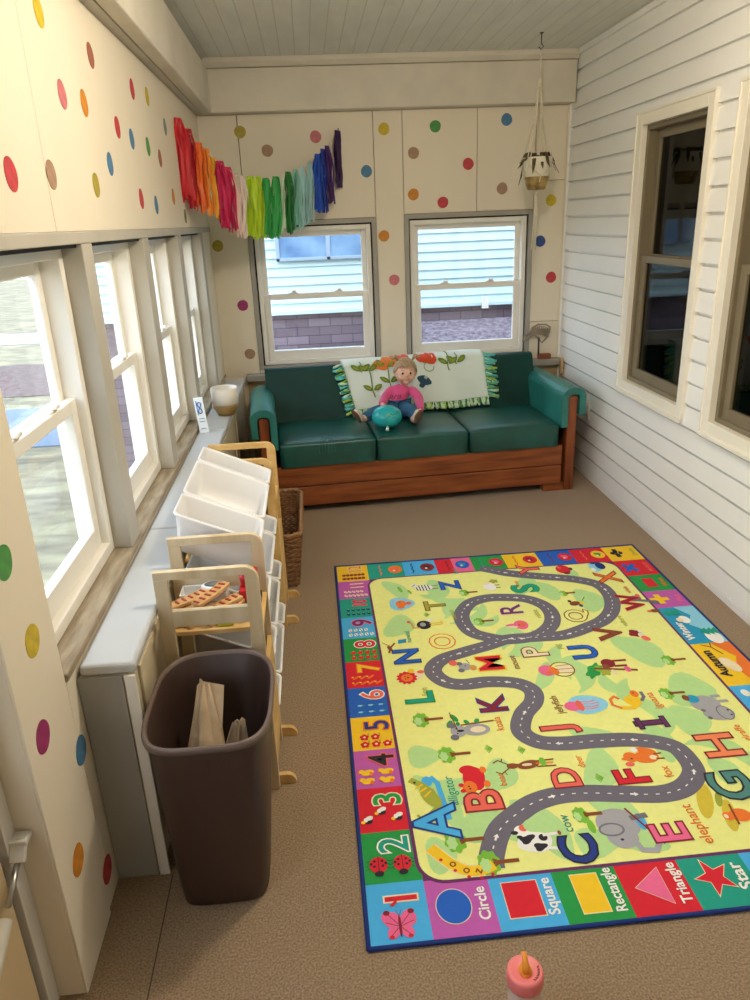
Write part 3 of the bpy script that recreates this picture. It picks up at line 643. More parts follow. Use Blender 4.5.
# ================================================================ TODDLER
SKIN = mat('skin', '#E8B79C', 0.5, var=0.05, sub=0.15)
PINK = mat('pink_knit', '#E0528A', 0.9, var=0.12, vscale=20, bump=0.2, bscale=120, sheen=0.3)
DENIM = mat('denim_blue', '#2F6488', 0.9, var=0.2, vscale=30)
HAIR = mat('blonde_hair', '#C9AE88', 0.55, col2='#94764F', vscale=40, stretch=(4, 4, 1))
SOCK = mat('sock_cream', '#DCCFC0', 0.9, var=0.1); SOLE = mat('sock_sole_brown', '#7A5A42', 0.9, var=0.2)
kid = thing('person', 'toddler in a pink top and blue leggings sitting on the green sofa', 'person', (0.48, 4.44, 0.445))
hd = Vector((0.549, 4.475, 0.706))
bn = [(.49, 4.475, .495, .058), (.497, 4.49, .54, .056), (.515, 4.505, .585, .052), (.535, 4.505, .625, .030), (.544, 4.495, .655, .030), (hd.x, hd.y, .700, .052),
      # right arm (image left) 6-9
      (.462, 4.50, .592, .028), (.412, 4.46, .545, .022), (.392, 4.385, .535, .017), (.390, 4.345, .540, .012),
      # left arm 10-13
      (.588, 4.50, .592, .028), (.625, 4.44, .545, .022), (.618, 4.33, .505, .017), (.608, 4.285, .495, .012),
      # right leg 14-17
      (.445, 4.44, .480, .034), (.345, 4.36, .492, .030), (.275, 4.295, .480, .026), (.258, 4.275, .470, .022),
      # left leg 18-21
      (.53, 4.43, .480, .034), (.572, 4.32, .492, .030), (.562, 4.215, .475, .026), (.558, 4.19, .470, .022)]
be = [(0,1),(1,2),(2,3),(3,4),(4,5),(2,6),(6,7),(7,8),(8,9),(2,10),(10,11),(11,12),(12,13),(0,14),(14,15),(15,16),(16,17),(0,18),(18,19),(19,20),(20,21)]
for (pi, s) in ((9, 1), (13, -1)):        # five fingers from each palm
    P = Vector(bn[pi][:3])
    for k, (dx, dy, dz, L_) in enumerate(((.010, -.9, -.25, .024), (.35, -.9, -.3, .027), (-.35, -.9, -.3, .026), (-.75, -.8, -.3, .021), (1.3 , -.25, 0.1, .020))):
        d = Vector((dx * s, dy, dz)).normalized(); a = P + d * L_ * .55; b = P + d * L_ + Vector((0, 0, -.008))
        bn.append((a.x, a.y, a.z, .0048)); bn.append((b.x, b.y, b.z, .0040)); i = len(bn); be += [(pi, i-2), (i-2, i-1)]
body = skin_mesh('body', bn, be, SKIN, kid)
mb = MB(); mb.ball((hd.x, hd.y, hd.z), (.064, .066, .076), 28)
mb.ball((hd.x - .030, hd.y - .040, hd.z - .026), (.022, .020, .022), 12); mb.ball((hd.x + .030, hd.y - .040, hd.z - .026), (.022, .020, .022), 12)
mb.ball((hd.x, hd.y - .064, hd.z - .016), (.0065, .007, .006), 10); mb.ball((hd.x, hd.y - .040, hd.z - .055), (.020, .016, .013), 12)
for s in (-1, 1): mb.ball((hd.x + s * .064, hd.y + .004, hd.z - .01), (.008, .014, .018), 10)
bm = bmesh.new(); bm.from_mesh(body.data)
org = Vector(kid['_world'])
off = len(bm.verts); vs = [bm.verts.new(Vector(v) - org) for v in mb.v]
for f in mb.f:
    fc = bm.faces.new([vs[i] for i in f]); fc.smooth = True
bm.to_mesh(body.data); bm.free()
rm = body.modifiers.new('fuse', 'REMESH'); rm.mode = 'VOXEL'; rm.voxel_size = 0.0028; rm.use_smooth_shade = True
sm_ = body.modifiers.new('soft', 'SMOOTH'); sm_.iterations = 3
for s in (-1, 1):
    e = MB().ball((hd.x + s * .024, hd.y - .0585, hd.z + .002), (.0115, .006, .0075), 12).build('eye', mat('eye_white', '#EDE8E2', 0.2), kid)
    MB().ball((hd.x + s * .024, hd.y - .063, hd.z + .002), (.0068, .004, .0068), 12).build('iris', mat('iris_dark', '#2B2622', 0.15), e)
    MB().tube([(hd.x + s * .012, hd.y - .062, hd.z + .019), (hd.x + s * .025, hd.y - .060, hd.z + .022), (hd.x + s * .038, hd.y - .051, hd.z + .018)], [.001, .0018, .001], 6).build('eyebrow', HAIR, kid)
MB().tube([(hd.x - .012, hd.y - .058, hd.z - .038), (hd.x, hd.y - .0605, hd.z - .040), (hd.x + .012, hd.y - .058, hd.z - .038)], [.001, .0026, .001], 8).build('mouth', mat('lip_pink', '#C26B66', 0.4), kid)
# hair: a cap pulled up into two tufts
mb = MB()
def hcap(u, v):
    th = 2 * PI * u; ph = PI / 2 * (1 - v * 1.12)
    front = max(0, -math.sin(th))           # open over the face
    ph = PI/2 - (PI/2 - ph) * (1 - 0.50 * front ** 1.3)
    r = 1.0 + 0.02 * math.sin(th * 26)
    return (hd.x + .070 * r * math.cos(ph) * math.cos(th), hd.y + .006 + .072 * r * math.cos(ph) * math.sin(th), hd.z + .004 + .082 * math.sin(ph))
mb.grid(hcap, 72, 16); cap_ = mb.build('hair', HAIR, kid, solid=0.004, weld=True)
for s in (-1, 1):
    mb = MB(); c = Vector((hd.x + s * .046, hd.y + .0, hd.z + .072))
    for k in range(14):
        a = k * 2.4; L_ = random.uniform(.03, .045); o = Vector((math.cos(a) * .5 + s * .8, math.sin(a) * .5 - .2, .7)).normalized() * L_
        mb.tube([c, c + o * .6 + Vector((0, 0, .01)), c + o + Vector((s * .006, 0, -.006))], [.005, .007, .002], 6)
    mb.build('pigtail', HAIR, cap_)
mb = MB()
for k in range(9):
    x = -.032 + .008 * k
    mb.tube([(hd.x + x * .6, hd.y - .030, hd.z + .076), (hd.x + x, hd.y - .058, hd.z + .052), (hd.x + x * 1.25 + .002 * math.sin(k * 2), hd.y - .0665, hd.z + .030)], [.004, .0045, .0015], 6)
mb.build('fringe_hair', HAIR, cap_)
tn = [(.487, 4.462, .488, .073), (.497, 4.49, .54, .066), (.515, 4.505, .585, .058), (.534, 4.505, .618, .036),
      (.462, 4.50, .592, .037), (.412, 4.46, .545, .031), (.392, 4.385, .535, .025), (.391, 4.362, .537, .021),
      (.588, 4.50, .592, .037), (.625, 4.44, .545, .031), (.618, 4.33, .505, .025), (.612, 4.305, .498, .021)]
top_ = skin_mesh('top', tn, [(0,1),(1,2),(2,3),(2,4),(4,5),(5,6),(6,7),(2,8),(8,9),(9,10),(10,11)], PINK, kid)
pn = [(.49, 4.475, .488, .062), (.445, 4.44, .482, .050), (.345, 4.36, .492, .041), (.28, 4.30, .482, .032), (.268, 4.288, .477, .028), (.53, 4.43, .482, .050), (.572, 4.32, .492, .041), (.563, 4.22, .477, .032), (.561, 4.205, .474, .028)]
skin_mesh('leggings', pn, [(0,1),(1,2),(2,3),(3,4),(0,5),(5,6),(6,7),(7,8)], DENIM, kid)
for nm, a, t in (('sock', (.258, 4.277, .470), (.222, 4.262, .528)), ('sock', (.558, 4.190, .470), (.580, 4.168, .528))):
    a = Vector(a); t = Vector(t); mdl = (a + t) / 2; dd = (t - a).normalized()
    fr_ = Vector((a.x - .44, a.y - 4.44, 0)).normalized()
    ft = skin_mesh(nm, [(*(a - dd * .006), .024), (*(mdl + fr_ * .003), .023), (*t, .020), (*(t + dd * .014), .013)], [(0,1),(1,2),(2,3)], SOCK, kid)
    mb = MB(); r_ = fr_.cross(dd).normalized()
    def sole(u, v, a=a, t=t, fr_=fr_, r_=r_, dd=dd):
        L_ = (t - a).length + .03; q = -.012 + L_ * v; wdt = (.020 - .004 * math.cos(v * 6)) * math.sin(PI * (0.12 + 0.76 * v)) ** .5
        s_ = (u - .5) * 2
        return a + dd * q + r_ * s_ * wdt + fr_ * (.0265 - .006 * s_ * s_ + 0.001 * math.sin(v * 6))
    mb.grid(sole, 6, 10); mb.build('sock_sole', SOLE, ft, solid=0.003)
mb = MB()
for k in range(3):
    pts = [Vector((.455 + .022 * k + .010 * math.cos(j * .9), 4.425 - 0.003 * k + .0 * j, .565 + .012 * math.sin(j * 1.1 + k))) for j in range(8)]
    mb.tube([Vector((p.x, p.y, p.z)) for p in pts], 0.0016, 5)
mb.build('chest_print', mat('print_dark', '#5B2748', 0.8), kid)
balloon = thing('balloon', 'small teal balloon lying between the toddler\'s legs', 'balloon', (.405, 4.215, .432))
mb = MB(); mb.ball((.400, 4.200, .502), (.090, .080, .068), 28)
TEALB = mat('balloon_teal', '#2AB3B6', 0.22, col2='#1F9FA3', vscale=3)
bb = mb.build('skin', TEALB, balloon)
MB().tube([(.396, 4.140, .458), (.393, 4.122, .449), (.392, 4.112, .444)], [.006, .009, .011], 10).build('knot', mat('balloon_knot', '#D9ECE6', 0.4), balloon)
mb = MB()
for k in range(3): mb.tube([(.40 + .02 * math.cos(j * .7 + k) + .01 * k, 4.124 + .006 * abs(j - 3) / 3, .520 + .004 * k + .008 * math.sin(j)) for j in range(7)], .003, 5)
mb.build('printed_mark', mat('balloon_print', '#8CC9A4', 0.4), balloon)

# ================================================================ LOW CABINET under the left windows
CABG = mat('cabinet_grey_metal', '#A09E99', 0.45, var=0.06)
CABT = mat('cabinet_top_pale', '#C3C5C4', 0.4, var=0.06, vscale=3)
CABF = mat('cabinet_front_cream', '#D8C9A8', 0.5, var=0.08)
cab = thing('low_cabinet', 'long low grey cabinet running under the left windows', 'cabinet', (-0.53, 3.2, 0))
B(-0.598, -0.4855, 1.5155, 4.965, 0.0, 0.612).build('body', CABF, cab, bevel=0.002)
for a0, a1 in ((1.512, 2.335), (2.337, 3.6), (3.602, 4.884)):
    B(-0.592, -0.463, a0, a1, 0.613, 0.643).build('top', CABT, cab, bevel=0.010, seg=3)
B(-0.598, -0.496, 1.508, 1.514, 0.0, 0.612).build('end_panel', CABG, cab, bevel=0.001)
B(-0.492, -0.466, 1.506, 1.514, 0.0, 0.612).build('corner_trim', VINYL, cab, bevel=0.002)
for k in range(5):
    a0 = 1.60 + k * 0.66
    mb = MB(); x = -0.4850
    mb.box(x, x + .008, a0, a0 + .56, .55, .58); mb.box(x, x + .008, a0, a0 + .56, .06, .09); mb.box(x, x + .008, a0, a0 + .03, .09, .55); mb.box(x, x + .008, a0 + .53, a0 + .56, .09, .55)
    mb.build('front_panel', CABF, cab, bevel=0.002)

# ================================================================ TOY RACK with bins
RACKW = wood('rack_whitewashed_pine', '#E0CFAE', '#CDB68C', 2, 0.5, 5)
RACKY = wood('rack_pine', '#E2BE7E', '#CFA561', 1, 0.5, 5)
rack = thing('toy_rack', 'pale pine toy rack with ladder-like end frames along the low cabinet', 'toy rack', (-0.32, 2.38, 0))
X0, X1 = -0.462, -0.188
def rack_frame(y, m):
    mb = MB(); t = 0.009; pw_ = 0.036
    def P(poly): mb.prism(poly, y - t, y + t, 'y')
    P([(X0, 0), (X0 + pw_, 0), (X0 + pw_, .716), (X0, .716)])
    P([(X1 - pw_, 0), (X1, 0), (X1, .70), (X1 - pw_, .70)])
    arc = [(X1 - .04 + .04 * math.sin(a), .70 + .04 * math.cos(a)) for a in [k * PI / 12 for k in range(7)]]
    P([(X0, .716), (X1 - pw_, .716), (X1 - pw_, .70)] + arc[::-1] + [(X0, .74)])
    for z0, z1 in ((.575, .622), (.30, .345), (.04, .08)): P([(X0 + pw_, z0), (X1 - pw_, z0), (X1 - pw_, z1), (X0 + pw_, z1)])
    o = mb.build('side_frame', m, rack, bevel=0.002, weld=False)
    r = 0.022; ft = [(X1 - .03, 0.001), (X1 + .05, 0.001)] + [(X1 + .05 - .028 * (1 - math.cos(a)), .001 + .034 * math.sin(a)) for a in [k * PI / 12 for k in range(1, 7)]] + [(X1 - .03, .035)]
    MB().prism(ft, y + t + .001, y + t + .017, 'y').build('foot', RACKY, rack, bevel=0.003)
for y, m in ((1.79, RACKW), (2.012, RACKW), (2.745, RACKY), (2.975, RACKY)): rack_frame(y, m)
for y0, y1 in ((1.80, 2.002), (2.755, 2.965)):
    for z in (.535, .30, .06): B(X0 + .004, X1 - .002, y0, y1, z, z + .014).build('shelf', RACKY, rack, bevel=0.002)
    B(X1 - .014, X1 - .001, y0, y1, .075, .298).build('front_board', RACKY, rack, bevel=0.002)
    B(X1 - .014, X1 - .001, y0, y1, .315, .40).build('front_board', RACKY, rack, bevel=0.002)
    B(X0 + .001, X0 + .012, y0, y1, .075, .298).build('back_board', RACKY, rack, bevel=0.002)
BINP = mat('bin_white_plastic', '#FBFAF8', 0.3, var=0.02, sub=0.0, trans=0.0)
BINP.node_tree.nodes['Principled BSDF'].inputs['Transmission Weight'].default_value = 0.12
BINP.node_tree.nodes['Principled BSDF'].inputs['Roughness'].default_value = 0.35
ca, sa = math.cos(math.radians(24)), math.sin(math.radians(24))
TIERS = (0.698, 0.495, 0.305, 0.112)
def bin_pt(u, v, d, tier):
    """u down the slope 0..L, v along y, d down into the bin"""
    z = TIERS[tier]; xf = (-0.193, -0.188, -0.186, -0.186)[tier]
    xb = xf - 0.272 * ca; zb = z + 0.272 * sa
    if tier: pass
    return (xb + u * ca - d * sa * 0.55, v, zb - u * sa - d * (1.0 if tier < 3 else .8))
for tier in range(4):      # dowels carrying the bins, just under their bottoms
    for xx in (X0 + .045, X1 - .05):
        xb = (-0.193, -0.188, -0.186, -0.186)[tier] - .272 * ca; dp = .115 if tier < 3 else .06
        zz = TIERS[tier] + .272 * sa - (xx + dp * sa * .55 - xb) / ca * sa - dp * (1.0 if tier < 3 else .8) - .013
        if zz > .02: MB().tube([(xx, 2.022, zz), (xx, 2.735, zz)], .007, 10).build('dowel', RACKY, rack)
ROWN = ('top', 'second', 'third', 'lowest')
for tier in range(4):
    for j, (y0, y1) in enumerate(((2.565, 2.728), (2.222, 2.560), (2.035, 2.217))):
        L_ = 0.272; dp = 0.115 if tier < 3 else 0.06; mb = MB(); tp = .014; w_ = .003
        if tier: L_ = 0.272
        def P(u, v, d): return bin_pt(u, v, d, tier)
        def loop(ins, d, rr=0.018):
            u0, u1, v0, v1 = ins, L_ - ins, y0 + ins, y1 - ins; pts = []
            for cu_, cv_, a in ((u1 - rr, v1 - rr, 0), (u0 + rr, v1 - rr, 90), (u0 + rr, v0 + rr, 180), (u1 - rr, v0 + rr, 270)):
                for q in range(5):
                    t = math.radians(a + q * 22.5); pts.append(P(cu_ + rr * math.cos(t), cv_ + rr * math.sin(t), d))
            return pts
        loops = [loop(.002, .007), loop(0, .004), loop(.001, 0), loop(.009, 0), loop(.011, .006), loop(.011 + tp * .6, dp * .6, .016), loop(.011 + tp, dp, .014),
                 loop(.008 + tp, dp + w_, .014), loop(.008 + tp * .6, dp * .6, .016), loop(.007, .008)]
        n_ = 20; vs = [p for l in loops for p in l]; fs = []
        for i in range(len(loops) - 1):
            for k in range(n_): fs.append((i*n_+k, i*n_+(k+1) % n_, (i+1)*n_+(k+1) % n_, (i+1)*n_+k))
        # bottom: replaced by closing both floor rings
        fs = [f for f in fs if not (f[0] // n_ == 6)]
        fs.append(tuple(6*n_ + k for k in range(n_))); fs.append(tuple(7*n_ + k for k in range(n_))[::-1])
        for k in range(n_): fs.append((9*n_+k, 9*n_+(k+1) % n_, (k+1) % n_, k))
        mb.add(vs, fs, None, True)
        o = mb.build('toy_bin', BINP, None, origin=P(L_/2, (y0+y1)/2, dp))
        sz = ('small white plastic bin, farthest', 'wide white plastic bin, middle', 'small white plastic bin, nearest')[j]
        tag(o, '%s in the %s tilted row of the toy rack' % (sz, ROWN[tier]), 'toy bin', 'white bins in the toy rack')
t = thing('marker_pen', 'blue capped marker pen in the lowest row of white bins', 'pen', (-0.21, 2.30, 0.13))
MB().tube([(-0.222, 2.27, 0.165), (-0.206, 2.33, 0.20)], 0.009, 10).build('barrel', mat('pen_blue', '#2C8FC6', 0.4), t)
MB().tube([(-0.226, 2.255, 0.156), (-0.222, 2.27, 0.165)], 0.0095, 10).build('cap', mat('pen_white', '#E8ECEE', 0.4), t)

# toys on the near shelf (shelf top z = .549)
TRK = wood('track_beech', '#DDB57E', '#C4955B', 1, 0.45); TIE = mat('track_tie_red', '#A23A2C', 0.6); DRK = mat('toy_black', '#231D1B', 0.4)
def track(cx, cy, z, ang, bend, L_, label, ties=True):
    T = thing('train_track', label, 'toy track', (cx, cy, z), group='wooden train tracks on the rack shelf')
    mb = MB(); n_ = 12; tl = MB()
    def P(s, o): 
        a = ang + bend * (s - .5); x = cx + (s - .5) * L_ * math.cos(ang) - math.sin(a) * o - bend * (s - .5) ** 2 * L_ * math.sin(ang) * .5
        y = cy + (s - .5) * L_ * math.sin(ang) + math.cos(a) * o + bend * (s - .5) ** 2 * L_ * math.cos(ang) * .5
        return x, y
    w_ = .018
    for i in range(n_):
        q = [P(i / n_, -w_), P((i+1) / n_, -w_), P((i+1) / n_, w_), P(i / n_, w_)]
        mb.add([(x, y, z) for x, y in q] + [(x, y, z + .010) for x, y in q], [(0,3,2,1), (4,5,6,7), (0,1,5,4), (2,3,7,6)] + ([(3,0,4,7)] if i == 0 else []) + ([(1,2,6,5)] if i == n_-1 else []), None, False)
        if ties and i % 2 == 0:
            q = [P((i + .2) / n_, -.010), P((i + .8) / n_, -.010), P((i + .8) / n_, .010), P((i + .2) / n_, .010)]
            tl.add([(x, y, z + .0102) for x, y in q] + [(x, y, z + .0125) for x, y in q], [(0,3,2,1), (4,5,6,7), (0,1,5,4), (2,3,7,6), (3,0,4,7), (1,2,6,5)], None, False)
    mb.build('rail_board', TRK, T, weld=True, bevel=.0015)
    if ties: tl.build('sleepers', TIE, T)
zt = .5495
track(-.415, 1.865, zt, .95, .5, .12, 'curved wooden track with red sleepers nearest the window side of the shelf')
track(-.365, 1.865, zt, 1.0, .35, .12, 'curved wooden track with red sleepers second from the window side')
track(-.375, 1.87, zt + .013, 0.65, .0, .13, 'plain straight wooden track lying across the two by the window', False)
track(-.29, 1.90, zt, 1.1, .6, .19, 'curved wooden track with red sleepers in the middle of the shelf')
track(-.310, 1.875, zt + .026, .9, -.3, .14, 'wooden track with red sleepers on top of the heap')
track(-.42, 1.88, zt + .026, .3, .4, .12, 'short plain wooden track at the window side on top', False)
track(-.40, 1.90, zt + .040, .75, .4, .13, 'curved wooden track with red sleepers high on the window side of the heap')
track(-.335, 1.90, zt + .052, 1.05, .3, .14, 'curved wooden track with red sleepers topmost in the heap middle')
track(-.275, 1.895, zt + .014, 1.2, .3, .12, 'curved wooden track with red sleepers nearest the red engine')
t = thing('toy_engine', 'red wooden toy engine on the front side of the rack shelf', 'toy', (-.235, 1.945, .551))
mb = MB(); mb.box(-.262, -.208, 1.92, 1.98, .562, .60); mb.build('body', mat('toy_red', '#C4252C', 0.35), t, bevel=.004)
MB().tube([(-.248, 1.95, .60), (-.248, 1.95, .64)], [.010, .013], 12).build('chimney', MATS['toy_red'], t)
B(-.232, -.208, 1.945, 1.98, .60, .645).build('cab', MATS['toy_red'], t, bevel=.003)
for a, b in ((-.266, 1.935), (-.266, 1.965), (-.204, 1.935), (-.204, 1.965)): MB().tube([(a - .003, b, .562), (a + .003, b, .562)], .011, 14).build('wheel', DRK, t)
t = thing('toy_wagon', 'black wheeled toy wagon base beside the red engine', 'toy', (-.262, 1.85, .55))
MB().bar((-.30, 1.85, .567), (-.235, 1.86, .567), .018, .010).build('chassis', DRK, t, bevel=.002)
for a in (-.29, -.245):
    for b in (1.838, 1.872): MB().tube([(a - .004, b, .567), (a + .004, b, .567)], .016, 16).build('wheel', DRK, t)
t = thing('toy_block', 'yellow-green toy block at the near edge of the rack shelf', 'toy', (-.29, 1.82, .55))
B(-.315, -.27, 1.811, 1.832, .5495, .57).build('block', mat('toy_lime', '#C9D23A', 0.4), t, bevel=.004)
MB().tube([(-.292, 1.82, .57), (-.292, 1.82, .576)], .008, 14).build('stud', MATS['toy_lime'], t)
t = thing('toy_tray', 'white open toy tray at the back of the near rack shelf', 'toy tray', (-.36, 1.97, .55))
mb = MB(); mb.box(-.435, -.30, 1.935, 2.0, .5495, .556); mb.box(-.435, -.30, 1.935, 1.939, .556, .59); mb.box(-.435, -.30, 1.996, 2.0, .556, .59); mb.box(-.435, -.431, 1.939, 1.996, .556, .59); mb.box(-.304, -.30, 1.939, 1.996, .556, .59)
mb.build('tray', BINP, t, bevel=.002)
t = thing('toy_mirror', 'grey and white oval toy on the tray between the two near rack frames', 'toy', (-.33, 1.955, .62))
MB().lathe([(.036, 0), (.040, .004), (.040, .010), (.034, .014)], (-.335, 1.965, .592), 24, 1, .62, True, True).build('rim', BINP, t)
MB().lathe([(.030, .0145), (.001, .0165)], (-.335, 1.965, .592), 24, 1, .62, True, False).build('face', mat('toy_grey', '#77807C', 0.3), t)

# ================================================================ WICKER BASKET
WICK = mat('wicker_brown', '#9A6E45', 0.7, col2='#6B4526', vscale=50, bump=0.4, bscale=90)
bk = thing('wicker_basket', 'brown wicker basket on the floor between toy rack and sofa', 'basket', (-.27, 3.38, 0))
def ringpath(z, n_=120, amp=0.0, ph=0, r=.03):
    f = z / .265; x0 = -.405 - .015 * f; x1 = -.145 + .03 * f; y0 = 3.085 - .015 * f; y1 = 3.655 + .035 * f; pts = []
    segs = [((x1, y0 + r), (x1, y1 - r)), ((x1 - r, y1), (x0 + r, y1)), ((x0, y1 - r), (x0, y0 + r)), ((x0 + r, y0), (x1 - r, y0))]
    per = sum(math.dist(a, b) for a, b in segs); k = 0
    for a, b in segs:
        m_ = max(4, int(n_ * math.dist(a, b) / per)); d = math.dist(a, b); nx, ny = (b[1]-a[1])/d, -(b[0]-a[0])/d
        for i in range(m_):
            q = i / m_; o = amp * math.sin(PI * (k + ph)); k += 1
            o = amp * (1 if (k + ph) % 2 else -1)
            pts.append((a[0] + (b[0]-a[0])*q + nx*o, a[1] + (b[1]-a[1])*q + ny*o, z))
    return pts
mb = MB()
for i in range(21): mb.tube(ringpath(.008 + i * .0122, 100, .0045, i % 2), .0058, 5, closed=True)
mb.build('weave', WICK, bk)
mb = MB()
for k, p in enumerate(ringpath(.0, 100)):
    q = ringpath(.258, 100)[k]
    if k % 2 == 0: mb.tube([p, q], .0035, 4)
mb.build('stakes', WICK, bk)
mb = MB(); mb.tube(ringpath(.264, 120, .004, 0), .0085, 6, closed=True); mb.tube(ringpath(.270, 120, .004, 1), .007, 6, closed=True); mb.build('rim', mat('wicker_rim', '#A97B4E', 0.65, var=0.3, vscale=60), bk)
B(-.40, -.15, 3.09, 3.65, .003, .012).build('bottom', WICK, bk)

# ================================================================ WASTE BIN
BROWN = mat('bin_brown_plastic', '#43312A', 0.42, var=0.08, vscale=3, bump=0.1, bscale=200)
BRIM = mat('bin_rim_brown', '#6B5A50', 0.4, var=0.05)
wbin = thing('waste_bin', 'tall dark brown plastic waste bin in front of the toy rack', 'bin', (-.305, 1.55, 0))
def superl(cx, cy, a, b, z, e, n_=64):
    pts = []
    for k in range(n_):
        t = 2*PI*k/n_; c_, s_ = math.cos(t), math.sin(t)
        # near (-y) side flat, far side rounder
        ee = e if s_ < 0 else e * .78
        pts.append((cx + a * math.copysign(abs(c_) ** (2/ee), c_), cy + b * math.copysign(abs(s_) ** (2/ee), s_), z))
    return pts
def wlev(f, ins=0.0):     # f 0 bottom .. 1 rim
    return superl(-.313 + .007 * f, 1.508 + .049 * f, .108 + .037 * f - ins, .116 + .080 * f - ins, .002 + .506 * f, 5.0 - 1.0 * f)
def stack(loops, close0=False, close1=False):
    n_ = len(loops[0]); vs = [p for l in loops for p in l]; fs = [(i*n_+k, i*n_+(k+1) % n_, (i+1)*n_+(k+1) % n_, (i+1)*n_+k) for i in range(len(loops)-1) for k in range(n_)]
    if close0: fs.append(tuple(range(n_))[::-1])
    if close1: fs.append(tuple((len(loops)-1)*n_ + k for k in range(n_)))
    m_ = MB(); m_.add(vs, fs, None, True); return m_
lv = [wlev(0, .006)] + [wlev(f) for f in (.012, .1, .3, .6, .9, .975)] + [wlev(.99, .003)] + [wlev(f, .0045) for f in (.985, .8, .5, .2, .02)]
stack(lv, True, True).build('body', BROWN, wbin)
rim = [wlev(.965, -.001), wlev(.965, -.006), wlev(.985, -.008), wlev(1.0, -.006), wlev(1.005, -.002), wlev(1.0, .003), wlev(.985, .004)]
stack(rim).build('rim', BRIM, wbin)
# crumpled brown paper
PAPER = mat('kraft_paper', '#CDB694', 0.85, col2='#AE9270', vscale=12)
t = thing('paper_bag', 'crumpled brown paper bag leaning inside the waste bin', 'paper', (-.31, 1.50, .02))
mb = MB()
def crump(u, v, c0=(-.335, 1.50), c1=(-.345, 1.665), z1=.465, r0=.070, sd=2):
    a = 2 * PI * u; z = .05 + (z1 - .05) * v; r = (r0 * (1 - v ** 1.6) + .012) * (1 + .22 * noise.noise((math.cos(a) * 2, math.sin(a) * 2, v * 4 + sd)))
    f = v ** 1.8; fold = .010 * (1 if int(u * 10) % 2 else -1) * (1 - v * .5)
    return (c0[0] * (1-f) + c1[0] * f + (r + fold) * math.cos(a), c0[1] * (1-f) + c1[1] * f + (r + fold) * math.sin(a) * .9, z + .022 * noise.noise((math.cos(a), math.sin(a) + v * 3, sd)))
mb.grid(crump, 20, 8, smooth=False)
mb.grid(lambda u, v: crump(u, v, (-.275, 1.50), (-.245, 1.535), .435, .055, 7), 16, 6, smooth=False)
mb.build('bag', PAPER, t, solid=.0015)
mb = MB()
a_, b_, c_, d_, e_ = (-.375, 1.63, .395), (-.350, 1.675, .470), (-.300, 1.60, .375), (-.330, 1.585, .37), (-.292, 1.66, .462)
mb.add([a_, b_, c_, d_, e_], [(0,1,3), (1,2,3), (1,4,2)], None, False)
mb.build('torn_flap', PAPER, t, solid=.0015)

# ================================================================ things on the cabinet
t = thing('plant_pot', 'empty white round pot with gold saucer at the far end of the cabinet', 'pot', (-.487, 3.905, .6435))
POTW = mat('pot_white', '#EFE9DC', 0.4, var=0.04); GOLD = mat('saucer_gold', '#B5945A', 0.4, metal=0.3)
c0 = (-.487, 3.905, .6435)
MB().lathe([(.050, .052), (.068, .058), (.0705, .10), (.0715, .142), (.0700, .145), (.064, .142), (.0635, .08), (.0, .075)], c0, 40).build('pot', POTW, t)
MB().lathe([(.046, 0), (.060, .03), (.070, .046), (.0735, .052), (.072, .056), (.05, .050)], c0, 40).build('saucer', GOLD, t)
MB().lathe([(.0632, .080), (.0632, .10), (.0, .104)], c0, 24, cap0=False).build('soil', mat('dry_soil', '#8B7A62', 0.95, var=0.4, vscale=60), t)
t = thing('card_leaflet', 'white and blue card leaning against the post on the cabinet', 'card', (-.556, 3.54, .644))
Ex = lambda u, v: (-.578 + .042 * u - .022 * v, 3.535 + .012 * u + .05 * v, .6445 + .165 * v)
mb = MB(); mb.grid(Ex, 2, 2, smooth=False); cd = mb.build('sheet', mat('card_white', '#E9EFF2', 0.5, var=0.02), t, solid=.0015)
def En(u, v, o=.003):
    p = Vector(Ex(u, v)); return p + Vector((.2, -.95, .3)).normalized() * o
mb = MB()
mb.tube([En(.5 + .2 * math.sin(2 * q), .70 + .15 * math.sin(q)) for q in [2 * PI * k / 32 for k in range(32)]], .0024, 6, closed=True)
mb.build('printed_symbol', mat('card_blue', '#2E6FB4', 0.5), cd); mb = MB()
mb.tube([En(.2, .9), En(.22, .5)], .002, 6)
for q in (.4, .32, .12): mb.tube([En(.2, q), En(.8, q)], .0015, 5)
mb.build('printed_lines', mat('card_blue', '#2E6FB4', 0.5), cd)

# ================================================================ ornament behind the sofa
t = thing('ribbed_ornament', 'tan ribbed openwork ornament on a dark stem behind the sofa\'s right end', 'ornament', (1.50, 4.925, .655))
TAN = mat('ornament_tan', '#9A8B74', 0.6, var=0.25, vscale=30)
def oo(u, v): # px-like frame: u across, v up
    return Vector((1.405 + .185 * u, 4.925, .775 + .115 * v))
outl = [(0, .05), (.06, .35), (.25, .5), (.35, .8), (.55, .98), (.85, .95), (1.0, .8), (.98, .5), (.85, .15), (.72, -.1), (.62, .1), (.45, .35), (.25, .3), (.12, .05)]
mb = MB(); mb.tube([oo(*p) for p in outl], .005, 6, closed=True)
for k in range(6):
    q = k / 6; mb.tube([oo(.22 + .1 * q, .38 + .35 * q), oo(.55 + .02 * q, .55 + .33 * q - .12), oo(.95, .25 + .5 * q)], .0045, 6)
for k in range(8): mb.tube([oo(.36 + .075 * k, .5 - .03 * k), oo(.38 + .078 * k, .92 - .04 * abs(k - 3))], .0032, 5)
mb.build('openwork', TAN, t)
MB().tube([(1.515, 4.925, .80), (1.517, 4.925, .675)], .006, 10).build('stem', mat('stem_dark', '#4A2F22', 0.5), t)
B(1.515, 1.60, 4.905, 4.945, .655, .690).build('base', mat('ornament_base', '#8A4A28', 0.5), t, bevel=.004)
